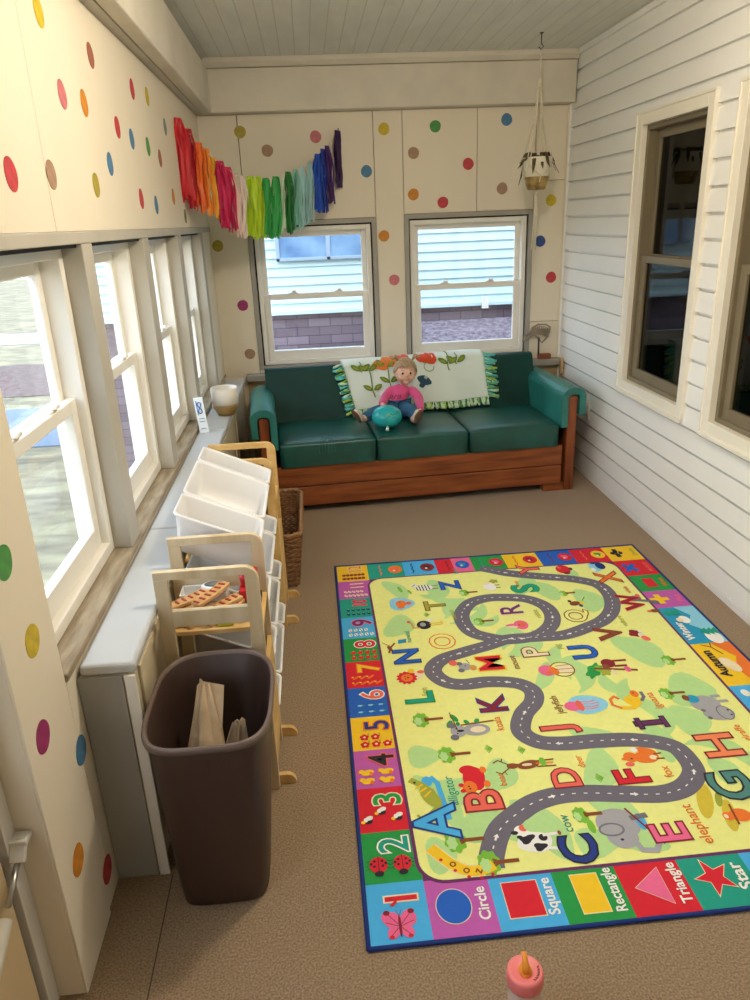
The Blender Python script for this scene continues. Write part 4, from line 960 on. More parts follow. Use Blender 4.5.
o = B(1.648, 1.668, 4.84, 4.88, .56, .665).build('wooden_peg', mat('peg_tan', '#C9A878', 0.5), None, bevel=.004, origin=(1.658, 4.86, .56)); 
tag(o, 'small pale wooden upright in the corner beside the sofa\'s right arm', 'peg')
t = thing('wall_outlet', 'white wall outlet low on the siding beside the sofa arm', 'outlet', (1.672, 4.36, .42))
B(1.664, 1.6725, 4.32, 4.40, .37, .49).build('plate', VINYL, t, bevel=.003)
for z in (.405, .455):
    o = MB().lathe([(.015, 0), (.015, .003)], (0, 0, 0), 16, cap1=True); o.v = [(1.664 - a[2], 4.36 + a[0], z + a[1]) for a in o.v]; o.build('socket', mat('socket_face', '#C9C5BB', 0.4), t)

# ================================================================ macrame hanger and plant
CORDM = mat('macrame_cord', '#E6DCC3', 0.9, var=0.15, vscale=60)
HX, HY = 1.310, 4.42
t = thing('ceiling_hook', 'dark metal hook in the ceiling holding the macrame hanger', 'hook', (HX - .005, HY, ZC - .03))
MB().tube([(HX, HY, ZC - .001), (HX, HY, ZC - .05), (HX + .012, HY, ZC - .066), (HX, HY, ZC - .08), (HX - .012, HY, ZC - .068)], .003, 8).build('hook', mat('hook_iron', '#4A443B', 0.4, metal=.7), t)
MB().lathe([(.010, 0), (.010, -.004)], (HX, HY, ZC - .001), 16, cap1=True).build('plate', MATS['hook_iron'], t)
t = thing('macrame_hanger', 'white macrame plant hanger with a long tail in the right corner', 'plant hanger', (HX, HY, 1.72))
mb = MB()
for k in range(4):
    a = PI / 4 + k * PI / 2
    for s in (-1, 1):
        aa = a + s * .10
        mb.tube([(HX, HY, ZC - .076), (HX + .006 * math.cos(aa), HY + .006 * math.sin(aa), 2.25), (HX + .03 * math.cos(aa), HY + .03 * math.sin(aa), 2.05), (HX + .089 * math.cos(aa), HY + .089 * math.sin(aa), 1.875), (HX + .089 * math.cos(a), HY + .089 * math.sin(a), 1.83)], .0028, 6)
    for s in (-1, 1):
        a2 = a + s * PI / 4
        mb.tube([(HX + .089 * math.cos(a), HY + .089 * math.sin(a), 1.83), (HX + .079 * math.cos(a2), HY + .079 * math.sin(a2), 1.775), (HX + .045 * math.cos(a2), HY + .045 * math.sin(a2), 1.722), (HX, HY, 1.705)], .0028, 6)
mb.build('cords', CORDM, t)
mb = MB(); mb.tube([(HX, HY, 2.26), (HX, HY, 2.22)], [.010, .012], 8); mb.ball((HX, HY, 1.702), (.013, .013, .016), 10); mb.build('knot', CORDM, t)
mb = MB()
for k in range(7):
    a = k * .9; mb.tube([(HX + .004 * math.cos(a), HY + .004 * math.sin(a), 1.695), (HX + .010 * math.cos(a) + .003, HY + .008 * math.sin(a), 1.55), (HX + .012 * math.cos(a) - .005, HY + .010 * math.sin(a), 1.385 + .01 * (k % 3))], .0028, 5)
mb.build('tassel', CORDM, t)
t = thing('hanging_plant', 'drooping brown-green plant in a cream pot hanging by the macrame', 'plant', (HX, HY, 1.715))
MB().lathe([(.046, .004), (.058, .03), (.066, .075), (.070, .078), (.078, .15), (.081, .162), (.080, .168), (.073, .166), (.070, .10), (.0, .095)], (HX, HY, 1.706), 40).build('pot', mat('hanging_pot_cream', '#EDE6D0', 0.35, var=.04), t)
MB().lathe([(.047, .001), (.0505, .004), (.0600, .032), (.0670, .066), (.0650, .068), (.04, .03)], (HX, HY, 1.706), 40).build('pot_base', mat('pot_base_ochre', '#B79B55', 0.5, col2='#6B5430', vscale=25), t)
LEAFG = mat('leaf_olive', '#5E5A2A', 0.6, col2='#4A2E1A', vscale=25)
for k in range(15):
    a = k * 2.399; L_ = random.uniform(.06, .12); dr = random.uniform(.02, .13) if k % 3 else random.uniform(-.01, .03)
    mb = MB()
    def lf(u, v, a=a, L_=L_, dr=dr):
        s = v; r = .045 + L_ * s * .75; z = 1.868 + .035 * math.sin(PI * min(s * 1.4, 1)) - dr * s * s; w_ = .011 * math.sin(PI * min(1, .08 + .9 * s)) * (u - .5) * 2
        return (HX + r * math.cos(a) - w_ * math.sin(a), HY + r * math.sin(a) + w_ * math.cos(a), z - abs(u - .5) * .006)
    mb.grid(lf, 4, 9); mb.build('leaf', LEAFG, t, solid=.001)

# ================================================================ sippy cup
t = thing('sippy_cup', 'pink-lidded toddler cup with orange spout on the carpet', 'cup', (.338, 1.021, 0))
cc = (.338, 1.021, 0)
MB().lathe([(.026, .001), (.030, .004), (.032, .05), (.0335, .10), (.035, .14)], cc, 32).build('cup', mat('cup_clear_pink', '#E3C9C2', 0.25, var=.15, vscale=20), t)
MB().lathe([(.0365, .135), (.0375, .140), (.0375, .152), (.0360, .163), (.032, .168), (.028, .166), (.0, .166)], cc, 32).build('lid', mat('lid_pink', '#F2817F', 0.4, var=.04), t)
sp_ = MB(); sp_.ball((.338, 1.019, .168), (.014, .016, .009), 14); sp_.tube([(.338, 1.014, .170), (.338, 1.018, .182), (.338, 1.027, .192), (.338, 1.036, .199)], [.010, .0075, .0055, .0055], 12)
sp_.build('spout', mat('spout_orange', '#F39A2B', 0.35, var=.03), t)
mb = MB()
for k in range(6):
    a = -1.15 + k * .23; p = lambda r, q: (cc[0] + r * math.cos(q), cc[1] + r * math.sin(q), .1685 if r < .03 else .167)
    mb.tube([p(.024, a), p(.029, a + .05), p(.025, a + .1), p(.029, a + .16)], .0007, 4)
mb.build('lid_writing', mat('marker_dark', '#4A1E2A', 0.6), t)
mb = MB()
for k in range(4):
    mb.tube([(cc[0] + .0352 * math.cos(q), cc[1] + .0352 * math.sin(q), .112 + .006 * math.sin(q * 9 + k)) for q in (-1.9 + k * .25, -1.82 + k * .25, -1.75 + k * .25)], .0015, 5)
mb.build('cup_print', mat('cup_print_blue', '#27407A', 0.5), t)

# ================================================================ garland
GC = {'red': '#D3202A', 'dark_red': '#B81426', 'orange': '#F06A1E', 'light_orange': '#F6902A', 'amber': '#F4B02E', 'crimson': '#CF1B55', 'pale_pink': '#F0C9BE', 'blush': '#F3DCD2', 'lime': '#BBDD1F',
      'green': '#2DA748', 'glitter_green': '#3FB45C', 'mint': '#CFE6CC', 'dark_green': '#1F7A34', 'sea': '#8CCFBE', 'aqua': '#A9D9DC', 'blue': '#1E53C4', 'royal': '#1E3AA6', 'violet': '#4B1F74', 'plum': '#3A1A56'}
G = thing('ribbon_garland', 'rainbow garland of ribbon tassels strung across the far left corner', 'garland', (-.18, 4.5, 1.6))
mb = MB(); mb.tube([CORD[0]] + CORD[1:], .0022, 6); mb.build('cord', CORDM, G)
for i, (ax, ay, az, bx_, by_, bz, wd, col) in enumerate(TASSELS):
    rough = .25 if 'glitter' in col or col in ('sea', 'aqua') else .5
    M = mat('ribbon_' + col, GC[col], rough, col2=None, var=.22, vscale=30, stretch=(1, 1, .15))
    wd *= 1.3; mb = MB(); L_ = az - bz; n_ = max(6, int(wd / .0048)); dx, dy = .64, .77
    for k in range(n_):
        f = (k + .5) / n_ - .5; side = random.uniform(-.012, .012); end = L_ * random.uniform(.9, 1.03); tw = random.uniform(-.6, .6)
        def rb(u, v, f=f, side=side, end=end, tw=tw, k=k):
            s = v; spread = .55 + .45 * min(1, s * 5); o = f * wd * spread + .004 * math.sin(s * 7 + k * 2.1); w_ = .0078 * (u - .5) * 2
            nrm = side * min(1, s * 4) + .004 * math.sin(s * 9 + k)
            a = tw * math.sin(s * 3 + k); ox = o + w_ * math.cos(a); on = nrm + w_ * math.sin(a)
            return (ax + (bx_-ax) * s + ox * dx + on * dy, ay + (by_-ay) * s + ox * dy - on * dx, az + .006 - end * s)
        mb.grid(rb, 1, 12)
    mb.tube([(ax - wd * .25 * dx, ay - wd * .25 * dy, az), (ax + wd * .25 * dx, ay + wd * .25 * dy, az)], .006, 6)
    mb.build('tassel', M, G)
t = thing('wall_nail', 'small nail in the back wall above the dark purple tassel', 'nail', (.235, 4.965, 2.13)); MB().tube([(.235, 4.967, 2.10), (.235, 4.945, 2.103)], .0025, 8).build('shank', MATS['hook_iron'], t)
MB().ball((.235, 4.944, 2.103), .0045, 8).build('head', MATS['hook_iron'], t)

# ================================================================ ceiling lamp (above the frame)
t = thing('ceiling_lamp', 'plain bare-bulb ceiling lamp above the rug', 'lamp', (LAMP_POS[0], LAMP_POS[1], ZC))
MB().lathe([(.055, 0), (.055, -.02), (.030, -.035), (.022, -.08), (.018, -.10)], (LAMP_POS[0], LAMP_POS[1], ZC - .0005), 32).build('socket', VINYL, t)

# ================================================================ wall dots
DC = {'ochre': '#B5A33A', 'tan': '#B08C70', 'rose': '#D2787C', 'blue': '#4F83A8', 'yellow': '#D9BE2C', 'orange': '#DB8E2A', 'green': '#4E9A4A', 'red': '#CB3F45', 'navy': '#33508F', 'magenta': '#A8336F', 'brown': '#A9654F', 'grey': '#8B9392', 'olive': '#8C9046'}
BWH = ['above the left end of the garland, under the beam', 'left of the rose dot above the garland', 'between the garland\'s middle and the beam', 'right of the dark purple tassel, above the left window', 'between the windows, topmost in its column', 'between the windows, middle of its column',
       'under the beam above the right window\'s left part', 'left of the red dot above the right window', 'above the right window, midway under the beam', 'just left of the plant hanger cords, near the beam', 'just left of the hanging plant pot', 'close above the right window\'s left corner', 'close above the right window\'s top edge',
       'between the windows, lowest in its column', 'right of the right window, just below the hanging pot', 'right of the right window, middle of three', 'right of the right window, lowest of three', 'high beside the far corner, left of the left window', 'left of the left window, middle height', 'left of the left window, lowest one']
def dotmesh(r, seed):
    pts = [(r * (1 + .03 * math.sin(3 * q + seed)) * math.cos(q), r * (1 + .03 * math.cos(2 * q + seed)) * math.sin(q)) for q in [2 * PI * k / 32 for k in range(32)]]; return pts
GB = 'watercolour dots stuck on the back wall'; GL = 'watercolour dots stuck on the left wall'
for i, (x, z, c) in enumerate(BACKDOTS):
    M = mat('dot_' + c, DC[c], .6, var=.25, vscale=40)
    o = MB().prism([(x + a, z + b) for a, b in dotmesh(.0345, i)], YB - .0012, YB + .001, 'y').build('dot_sticker', M, None, origin=(x, YB, z))
    tag(o, 'round %s dot sticker %s' % (c, BWH[i]), 'wall sticker', GB)
LWH = ['above the first window, up at the beam, largest and nearest', 'upper middle, above the second window\'s near side', 'above the first window\'s far post, upper', 'lower right of the rose one, above the first far post', 'high above the third window, left of a yellow one', 'high, farther than the high red one', 'above the second window, mid height',
       'above the third window\'s near side, beside a red one', 'above the third window, between the blue and the garland', 'near the garland, high, smallest', 'below the green one toward the garland', 'above the second window, below the red one', 'low above the second window\'s near side', 'on the board joint above the first window', 'nearest the camera above the first window',
       'low above the third window', 'low above the third window\'s far side', 'just left of the garland\'s first tassel', 'lowest beside the garland, by the header', 'on the near strip beside the first window, upper', 'on the near strip below the window sill', 'on the near strip beside the door closer', 'on the low panel beside the cabinet end, upper', 'on the low panel, left of the lowest red one', 'lowest, at the cabinet\'s foot']
for i, (y, z, c) in enumerate(LEFTDOTS):
    M = mat('dot_' + c, DC[c], .6, var=.25, vscale=40)
    xx = XL + .006 if y < 1.405 - .0 and z < 1.58 else XL
    if abs(y - 1.405) < .035 and z < 1.58: y = 1.405 + .046 if y >= 1.405 else 1.405 - .037
    o = MB().prism([(y + a, z + b) for a, b in dotmesh(.0345, i)], xx - .0005, xx + .0012, 'x').build('dot_sticker', M, None, origin=(xx, y, z))
    tag(o, 'round %s dot sticker %s' % (c, LWH[i]), 'wall sticker', GL)

# ================================================================ RUG (printed alphabet play rug)
RX, RY, RWD, RLN, RT = 0.033, 1.2265, 1.493, 2.036, 0.007
RC = {'navy': '#1F3A8C', 'deepblue': '#12307A', 'purple': '#6B2A66', 'lemon': '#F0F294', 'lightgreen': '#B9E296', 'sky': '#48B3EE', 'paleblue': '#8FD3EE', 'magenta': '#C35CB4', 'red': '#DB1A2E', 'green': '#1F9A45',
      'teal': '#17A08A', 'yellow': '#F8CB1E', 'blue': '#1E62C8', 'orange': '#F07A28', 'road': '#6E6A78', 'white': '#F4F4EE', 'ink': '#2A2430', 'maroon': '#8A1A2A', 'salmon': '#EF6A5A', 'pink': '#F06A9A', 'tealgrey': '#4E8A86',
      'orangepink': '#F58A5A', 'olive': '#A7AE3A', 'brown': '#8A4A22', 'cream': '#F2E2BE', 'treegreen': '#7CBF3A', 'grey': '#A9A9B0', 'darkgrey': '#75747E', 'tan': '#D9A05A', 'sand': '#D9C23A', 'plum': '#3A2F86', 'cyan': '#1E9BC8'}
RK = list(RC); RMATS = [mat('rug_' + k, RC[k], 0.85, var=0.05, vscale=60, bump=0.15, bscale=300) for k in RK]
rug = thing('rug', 'colourful alphabet road play rug lying on the brown carpet', 'rug', (RX, RY, 0), local=True)
PM = MB()
_zc = [0]
def Z(l):
    return RT + 0.00028 * l + 0.0000023 * (_zc[0] % 12)
def flat(pts, l, c):
    """fill one printed outline, pts in rug metres"""
    _zc[0] += 1; tri = tessellate_polygon([[Vector((p[0], p[1], 0)) for p in pts]])
    PM.add([(p[0], p[1], Z(l)) for p in pts], tri, RK.index(c), False)
def rect(x0, x1, y0, y1, l, c): flat([(x0, y0), (x1, y0), (x1, y1), (x0, y1)], l, c)
def art(cx, cy, r, u): return (cx - u, cy + r)          # picture right = +y, picture up = -x
def blob(cx, cy, r, u, a, b, c, l=5, rot=0.0, wob=0.0, k=0, n=20):
    pts = []
    for i in range(n):
        t = 2*PI*i/n; q = 1 + wob * math.sin(k * t); x, y = a*q*math.cos(t), b*q*math.sin(t)
        pts.append(art(cx, cy, r + x*math.cos(rot) - y*math.sin(rot), u + x*math.sin(rot) + y*math.cos(rot)))
    flat(pts, l, c)
def stroke(cx, cy, pts, w_, c, l=6):
    P = [Vector(art(cx, cy, *p)) for p in pts]
    for i in range(len(P) - 1):
        d = (P[i+1] - P[i]); 
        if d.length < 1e-6: continue
        d.normalize(); n_ = Vector((-d.y, d.x)) * w_ / 2; e = d * w_ * .3
        flat([P[i]-e+n_, P[i]-e-n_, P[i+1]+e-n_, P[i+1]+e+n_], l, c)
def smooth_path(P, sub=6, closed=False):
    P = [Vector(p) for p in P]; out = []; n = len(P)
    for i in range(n if closed else n - 1):
        p0 = P[(i-1) % n] if closed or i > 0 else P[0]; p1 = P[i]; p2 = P[(i+1) % n]; p3 = P[(i+2) % n] if closed or i + 2 < n else P[-1]
        for k in range(sub):
            t = k / sub; out.append(.5 * ((2*p1) + (-p0+p2)*t + (2*p0-5*p1+4*p2-p3)*t*t + (-p0+3*p1-3*p2+p3)*t**3))
    if not closed: out.append(P[-1])
    return out
def ribbon(P, w_, l, c, closed=False):
    _zc[0] += 1; n = len(P); L_, R_ = [], []
    for i in range(n):
        d = (P[(i+1) % n] - P[i-1]) if closed or 0 < i < n-1 else (P[1]-P[0] if i == 0 else P[-1]-P[-2])
        d.normalize(); q = Vector((-d.y, d.x)) * w_ / 2; L_.append(P[i] + q); R_.append(P[i] - q)
    vs = [(p.x, p.y, Z(l)) for p in L_ + R_]; m_ = n if closed else n - 1
    PM.add(vs, [(i, (i+1) % n, n + (i+1) % n, n + i) for i in range(m_)], RK.index(c), False)
def dashes(P, l, c='white', step=.034, ln=.011, w_=.0035, arrows=()):
    acc = 0; d_ = 0; k = 0
    for i in range(len(P) - 1):
        seg = (P[i+1] - P[i]).length; 
        while d_ <= acc + seg:
            t = (d_ - acc) / max(seg, 1e-9); p = P[i].lerp(P[i+1], t); dr = (P[i+1] - P[i]).normalized(); n_ = Vector((-dr.y, dr.x)); k += 1
            if k % 7 == 4: 
                a = [p - dr*.010 + n_*.003, p - dr*.010 - n_*.003, p + dr*.002 - n_*.003, p + dr*.002 - n_*.008, p + dr*.014, p + dr*.002 + n_*.008, p + dr*.002 + n_*.003]; flat(a, l, c)
            else:
                h = ln / 2; flat([p - dr*h + n_*w_/2, p - dr*h - n_*w_/2, p + dr*h - n_*w_/2, p + dr*h + n_*w_/2], l, c)
            d_ += step
        acc += seg
_tc = {}
def glyphs(s, fat):
    if (s, fat) in _tc: return _tc[(s, fat)]
    cd_ = bpy.data.curves.new('txt', 'FONT'); cd_.body = s; cd_.align_x = 'CENTER'; cd_.align_y = 'CENTER'; cd_.offset = fat; cd_.resolution_u = 3; cd_.fill_mode = 'FRONT'
    o = bpy.data.objects.new('txt', cd_); COL.objects.link(o); bpy.context.view_layer.update()
    me = bpy.data.meshes.new_from_object(o.evaluated_get(bpy.context.evaluated_depsgraph_get()))
    r = ([v.co.copy() for v in me.vertices], [tuple(p.vertices) for p in me.polygons])
    bpy.data.objects.remove(o); bpy.data.curves.remove(cd_); bpy.data.meshes.remove(me)
    _tc[(s, fat)] = r; return r
def text(s, x, y, h, c, l=7, fat=0.0, wx=1.0, rot=0.0, dx=0.0):
    """letters read along +y with their tops towards -x; h = cap height"""
    _zc[0] += 1; vs, fs = glyphs(s, fat); k = h / 0.70; out = []
    for v in vs:
        a, b = v.x * k * wx, v.y * k; a, b = a * math.cos(rot) - b * math.sin(rot), a * math.sin(rot) + b * math.cos(rot)
        p = art(x, y, a, b); out.append((p[0], p[1], Z(l)))
    PM.add(out, fs, RK.index(c), False)
def letter(s, x, y, h, c, edge, wx=1.0, rot=0.0, l=8):
    text(s, x, y, h, edge, l, .05, wx, rot); text(s, x, y, h, c, l + .4, .012, wx, rot)

# field and border cells
BW = .151
rect(.006, RWD - .006, .006, RLN - .006, 0, 'purple')
def rrect(x0, x1, y0, y1, r, l, c):
    pts = []
    for cx, cy, a in ((x1-r, y1-r, 0), (x0+r, y1-r, 90), (x0+r, y0+r, 180), (x1-r, y0+r, 270)):
        for q in range(9): t = math.radians(a + q*11.25); pts.append((cx + r*math.cos(t), cy + r*math.sin(t)))
    flat(pts, l, c)
IX0, IX1, IY0, IY1 = .150, 1.322, .166, 1.868
rect(.146, 1.33, .16, 1.875, 1, 'teal') if False else None
cl_ = ['sky', 'green', 'red', 'magenta', 'yellow', 'blue', 'red', 'green', 'sky', 'teal', 'magenta', 'yellow']
for k, c in enumerate(cl_):
    y0 = .006 + k * .1690; rect(.006, .153, y0, min(y0 + .169, RLN - .006), 1, c)
bc = [(.153, .315, 'magenta'), (.315, .478, 'sky'), (.478, .642, 'green'), (.642, .806, 'red'), (.806, .975, 'teal'), (.975, 1.14, 'sky'), (1.14, 1.315, 'orange'), (1.315, 1.487, 'green')]
for x0, x1, c in bc: rect(x0, x1, .006, .170, 1, c)
tcells = [(.153, .235, 'teal'), (.235, .325, 'teal'), (.325, .40, 'sky'), (.40, .483, 'sky'), (.483, .565, 'red'), (.565, .66, 'pink'), (.66, .735, 'green'), (.735, .82, 'green'), (.82, .905, 'yellow'), (.905, .99, 'yellow'), (.99, 1.08, 'blue'), (1.08, 1.16, 'blue'), (1.16, 1.24, 'red'), (1.24, 1.325, 'red')]
for x0, x1, c in tcells: rect(x0, x1, 1.870, RLN - .006, 1, c)
rcells = [(1.870, 2.03, 'yellow'), (1.71, 1.870, 'red'), (1.555, 1.71, 'green'), (1.405, 1.555, 'magenta'), (1.12, 1.405, 'cyan'), (.845, 1.12, 'yellow'), (.56, .845, 'sky'), (.17, .56, 'green')]
for y0, y1, c in rcells: rect(1.325, 1.487, y0, y1, 1, c)
rrect(.140, 1.332, .156, 1.878, .075, 2, 'purple')
rrect(IX0, IX1, IY0, IY1, .066, 3, 'lemon')
# light green meadows
for i, (x, y, a, b) in enumerate(PATCHES):
    a = min(a, .12); x = min(max(x, IX0 + b + .02), IX1 - b - .02); y = min(max(y, IY0 + a + .02), IY1 - a - .02)
    blob(x, y, 0, 0, a, b, 'lightgreen', 4, 0.5 * math.sin(i * 2.1), .12, 3)
for i in range(26):
    gx = IX0 + .12 + (IX1 - IX0 - .24) * ((i * .618) % 1); gy = IY0 + .14 + (IY1 - IY0 - .28) * ((i * .3819 + .13) % 1); th_ = i * 1.9; L2_ = .07 + .05 * ((i * .7) % 1)
    P9 = [Vector((gx + L2_ * t * math.cos(th_) - .5 * t * t * L2_ * math.sin(th_), gy + L2_ * t * math.sin(th_) + .5 * t * t * L2_ * math.cos(th_))) for t in [q / 5 - 1 for q in range(11)]]
    pts = [];  
    for sg in (1, -1):
        for q in (range(11) if sg == 1 else range(10, -1, -1)):
            d = (P9[min(q+1, 10)] - P9[max(q-1, 0)]).normalized(); pts.append(P9[q] + Vector((-d.y, d.x)) * sg * (.003 + .026 * math.sin(PI * q / 10)))
    pts = [(min(max(p.x, IX0 + .012), IX1 - .012), min(max(p.y, IY0 + .012), IY1 - .012)) for p in pts]
    flat(pts, 4.5, 'lightgreen')
# road
R1 = smooth_path(ROAD, 6); R2 = smooth_path(LOOP[:-1], 6, True)
ribbon(R1, .067, 5, 'road'); ribbon(R2, .067, 5.5, 'road', True)
dashes(R1, 6); dashes(R2 + [R2[0]], 6.2)
# numbers and counters
yk = lambda k: .006 + k * .169
NUM = [('1', 'red', 'cream'), ('2', 'teal', 'white'), ('3', 'green', 'cream'), ('4', 'ink', 'salmon'), ('5', 'navy', 'orange'), ('6', 'salmon', 'white'), ('7', 'yellow', 'orange'), ('8', 'red', 'white'), ('9', 'purple', 'pink'), ('10', 'red', 'pink'), ('11', 'cream', 'pink'), ('12', 'orange', 'cream')]
for k, (s_, c, e) in enumerate(NUM):
    letter(s_, .095, yk(k) + .120, .080 if k < 9 else .060, c, e, 1.0 if k < 9 else .8, l=6)
def petals(x, y, r, c, n=5, cen='yellow', l=6):
    for q in range(n):
        t = 2*PI*q/n; blob(x, y, r*.6*math.cos(t), r*.6*math.sin(t), r*.45, r*.45, c, l + .1 * q, n=10)
    blob(x, y, 0, 0, r*.3, r*.3, cen, l+1, n=10)
def spots(k, n):
    rows = 1 if n < 4 else 2; per = -(-n // rows); out = []
    for i in range(n):
        r_, q = divmod(i, per); out.append((.028 + .108 * (q + .5) / per, yk(k) + (.026 + .036 * r_ if rows == 2 else .045)))
    return out
def butterfly(x, y):
    for su in (-1, 1):
        blob(x, y, .018*1, su*.020, .026, .020, 'pink', 6, su*.6, .1, 3); blob(x, y, -.016, su*.017, .018, .014, 'pink', 6.1, -su*.5)
        blob(x, y, .038, su*.030, .007, .008, 'maroon', 6.3); blob(x, y, -.028, su*.022, .005, .006, 'red', 6.4)
        stroke(x, y, [(.005, su*.004), (.034, su*.028)], .0015, 'maroon', 7); stroke(x, y, [(0, su*.004), (.012, su*.034)], .0015, 'maroon', 7); stroke(x, y, [(-.004, su*.004), (-.026, su*.024)], .0015, 'maroon', 7)
    blob(x, y, 0, 0, .030, .0035, 'maroon', 7.2); stroke(x, y, [(.028, 0), (.044, .007)], .0012, 'maroon', 7); stroke(x, y, [(.028, 0), (.044, -.007)], .0012, 'maroon', 7)
butterfly(.080, .050); flat([(.060, .108), (.068, .104), (.080, .116), (.076, .122)], 8, 'red')
for x, y in ((.045, yk(1) + .052), (.108, yk(1) + .052)):       # ladybirds
    blob(x, y, .006, 0, .026, .024, 'red', 6); blob(x, y, -.022, 0, .009, .012, 'ink', 6.5); stroke(x, y, [(-.014, 0), (.032, 0)], .002, 'ink', 7)
    for a, b in ((.002, .011), (.002, -.011), (.018, .010), (.018, -.010), (.010, .019), (.010, -.019)): blob(x, y, a, b, .004, .004, 'ink', 7, n=10)
    for a in (-.004, .008, .020):
        for sg in (-1, 1): stroke(x, y, [(a, sg*.022), (a - .004, sg*.031)], .0015, 'ink', 6)
for x, y in ((.030, yk(2) + .040), (.070, yk(2) + .070), (.115, yk(2) + .045)):   # bees
    blob(x, y, 0, 0, .009, .013, 'ink', 6); blob(x, y, .012, -.004, .008, .011, 'white', 6.4, .4); blob(x, y, -.002, .014, .006, .006, 'yellow', 6.5); blob(x, y, .006, .006, .008, .006, 'white', 6.6)
for x, y in ((.040, yk(3) + .030), (.040, yk(3) + .066), (.100, yk(3) + .030), (.100, yk(3) + .066)):   # ducks
    blob(x, y, 0, -.004, .012, .020, 'yellow', 6, .3); blob(x, y, .006, .014, .009, .009, 'yellow', 6.3); blob(x, y, .003, .024, .006, .003, 'orange', 6.5); blob(x, y, -.006, -.014, .009, .006, 'orange', 6.4)
for x, y in spots(4, 5): petals(x, y, .015, 'red', 5, 'cream'); blob(x, y, .014, -.014, .006, .003, 'olive', 6.2)
for x, y in spots(5, 6): blob(x, y, 0, .002, .005, .009, 'paleblue', 6); blob(x, y, 0, -.010, .004, .004, 'teal', 6.2)
for x, y in spots(6, 7): blob(x, y, 0, 0, .005, .017, 'orange', 6, .7); blob(x, y, .004, .013, .004, .004, 'yellow', 6.2)
for x, y in spots(7, 8): blob(x, y, 0, 0, .013, .010, 'red', 6, 0, .25, 5); blob(x, y, .012, 0, .005, .004, 'treegreen', 6.2)
for x, y in spots(8, 9):
    blob(x, y, 0, 0, .012, .008, 'white', 6); blob(x, y, .004, .002, .003, .003, 'ink', 6.4, n=8); blob(x, y, -.005, -.002, .003, .003, 'ink', 6.4, n=8)
for x, y in spots(9, 10): blob(x, y, 0, 0, .011, .007, 'deepblue', 6, .3); blob(x, y, .008, 0, .004, .004, 'treegreen', 6.2, n=8)
for x, y in spots(10, 11): blob(x, y, 0, 0, .012, .007, 'cream', 6, .5); blob(x, y, .002, 0, .004, .003, 'pink', 6.3, n=8)
for x, y in spots(11, 12): blob(x, y, 0, 0, .012, .009, 'maroon', 6); blob(x, y, .003, .002, .003, .003, 'orange', 6.4, n=8)
# bottom row: shapes and their names
def outlined(pts, c, grow=1.08, l=6):
    cx = sum(p[0] for p in pts) / len(pts); cy = sum(p[1] for p in pts) / len(pts)
    flat([(cx + (p[0]-cx)*grow, cy + (p[1]-cy)*grow) for p in pts], l, 'cream'); flat(pts, l + 1, c)
circ = [(.216 + .0425*math.cos(2*PI*k/36), .088 + .048*math.sin(2*PI*k/36)) for k in range(36)]
outlined(circ, 'blue', 1.05)
outlined([(.345, .038), (.433, .038), (.433, .138), (.345, .138)], 'red', 1.05)
outlined([(.522, .030), (.590, .030), (.590, .140), (.522, .140)], 'yellow', 1.05)
outlined([(.672, .085), (.748, .032), (.748, .138)], 'pink', 1.04)
outlined([(.880 + (.050 if k % 2 == 0 else .021) * math.cos(PI + k*PI/5), .092 + (.056 if k % 2 == 0 else .023) * math.sin(PI + k*PI/5)) for k in range(10)], 'red', 1.10)
outlined([(1.03, .05), (1.09, .05), (1.115, .085), (1.09, .12), (1.03, .12), (1.005, .085)], 'magenta', 1.05)
for s_, x, wx in (('Circle', .288, 1.0), ('Square', .455, 1.0), ('Rectangle', .617, .85), ('Triangle', .783, .95), ('Star', .945, 1.1)):
    text(s_, x, .089, .027 if s_ != 'Star' else .032, 'white', 6, .022, wx)
# far row: pictures in ovals with faint captions
for k, (x, c, c2) in enumerate(((.285, 'orange', 'salmon'), (.440, 'maroon', 'ink'), (.612, 'blue', 'cyan'), (.778, 'red', 'pink'), (.945, 'red', 'maroon'), (1.12, 'red', 'pink'), (1.285, 'yellow', 'green'))):
    y = 1.955; blob(x, y, 0, 0, .042, .034, c, 5); blob(x, y, .002, .001, .020, .014, c2, 6, .5, .2, 3); blob(x, y, -.012, .006, .008, .006, 'cream', 7)
    stroke(x - .072, y, [(-.05, .003), (-.03, -.004), (-.01, .004), (.01, -.003), (.03, .004), (.05, -.002)], .006, ['salmon', 'deepblue', 'maroon', 'teal', 'orange', 'purple', 'salmon'][k], 5)
# right column: arithmetic signs and seasons
def cx4(y): return 1.398
text('\u00f7', 1.385, 1.955, .085, 'ink', 5, .05, 1.3); text('Divide', 1.462, 1.955, .022, 'olive', 5, .02)
text('\u00d7', 1.385, 1.790, .085, 'blue', 5, .05, 1.3); text('Multiply', 1.462, 1.79, .022, 'salmon', 5, .02)
text('-', 1.385, 1.632, .16, 'red', 5, .06, 1.0); text('Minus', 1.462, 1.632, .022, 'orange', 5, .02)
text('+', 1.385, 1.48, .10, 'yellow', 5, .05, 1.0); text('Plus', 1.462, 1.48, .026, 'pink', 5, .02)
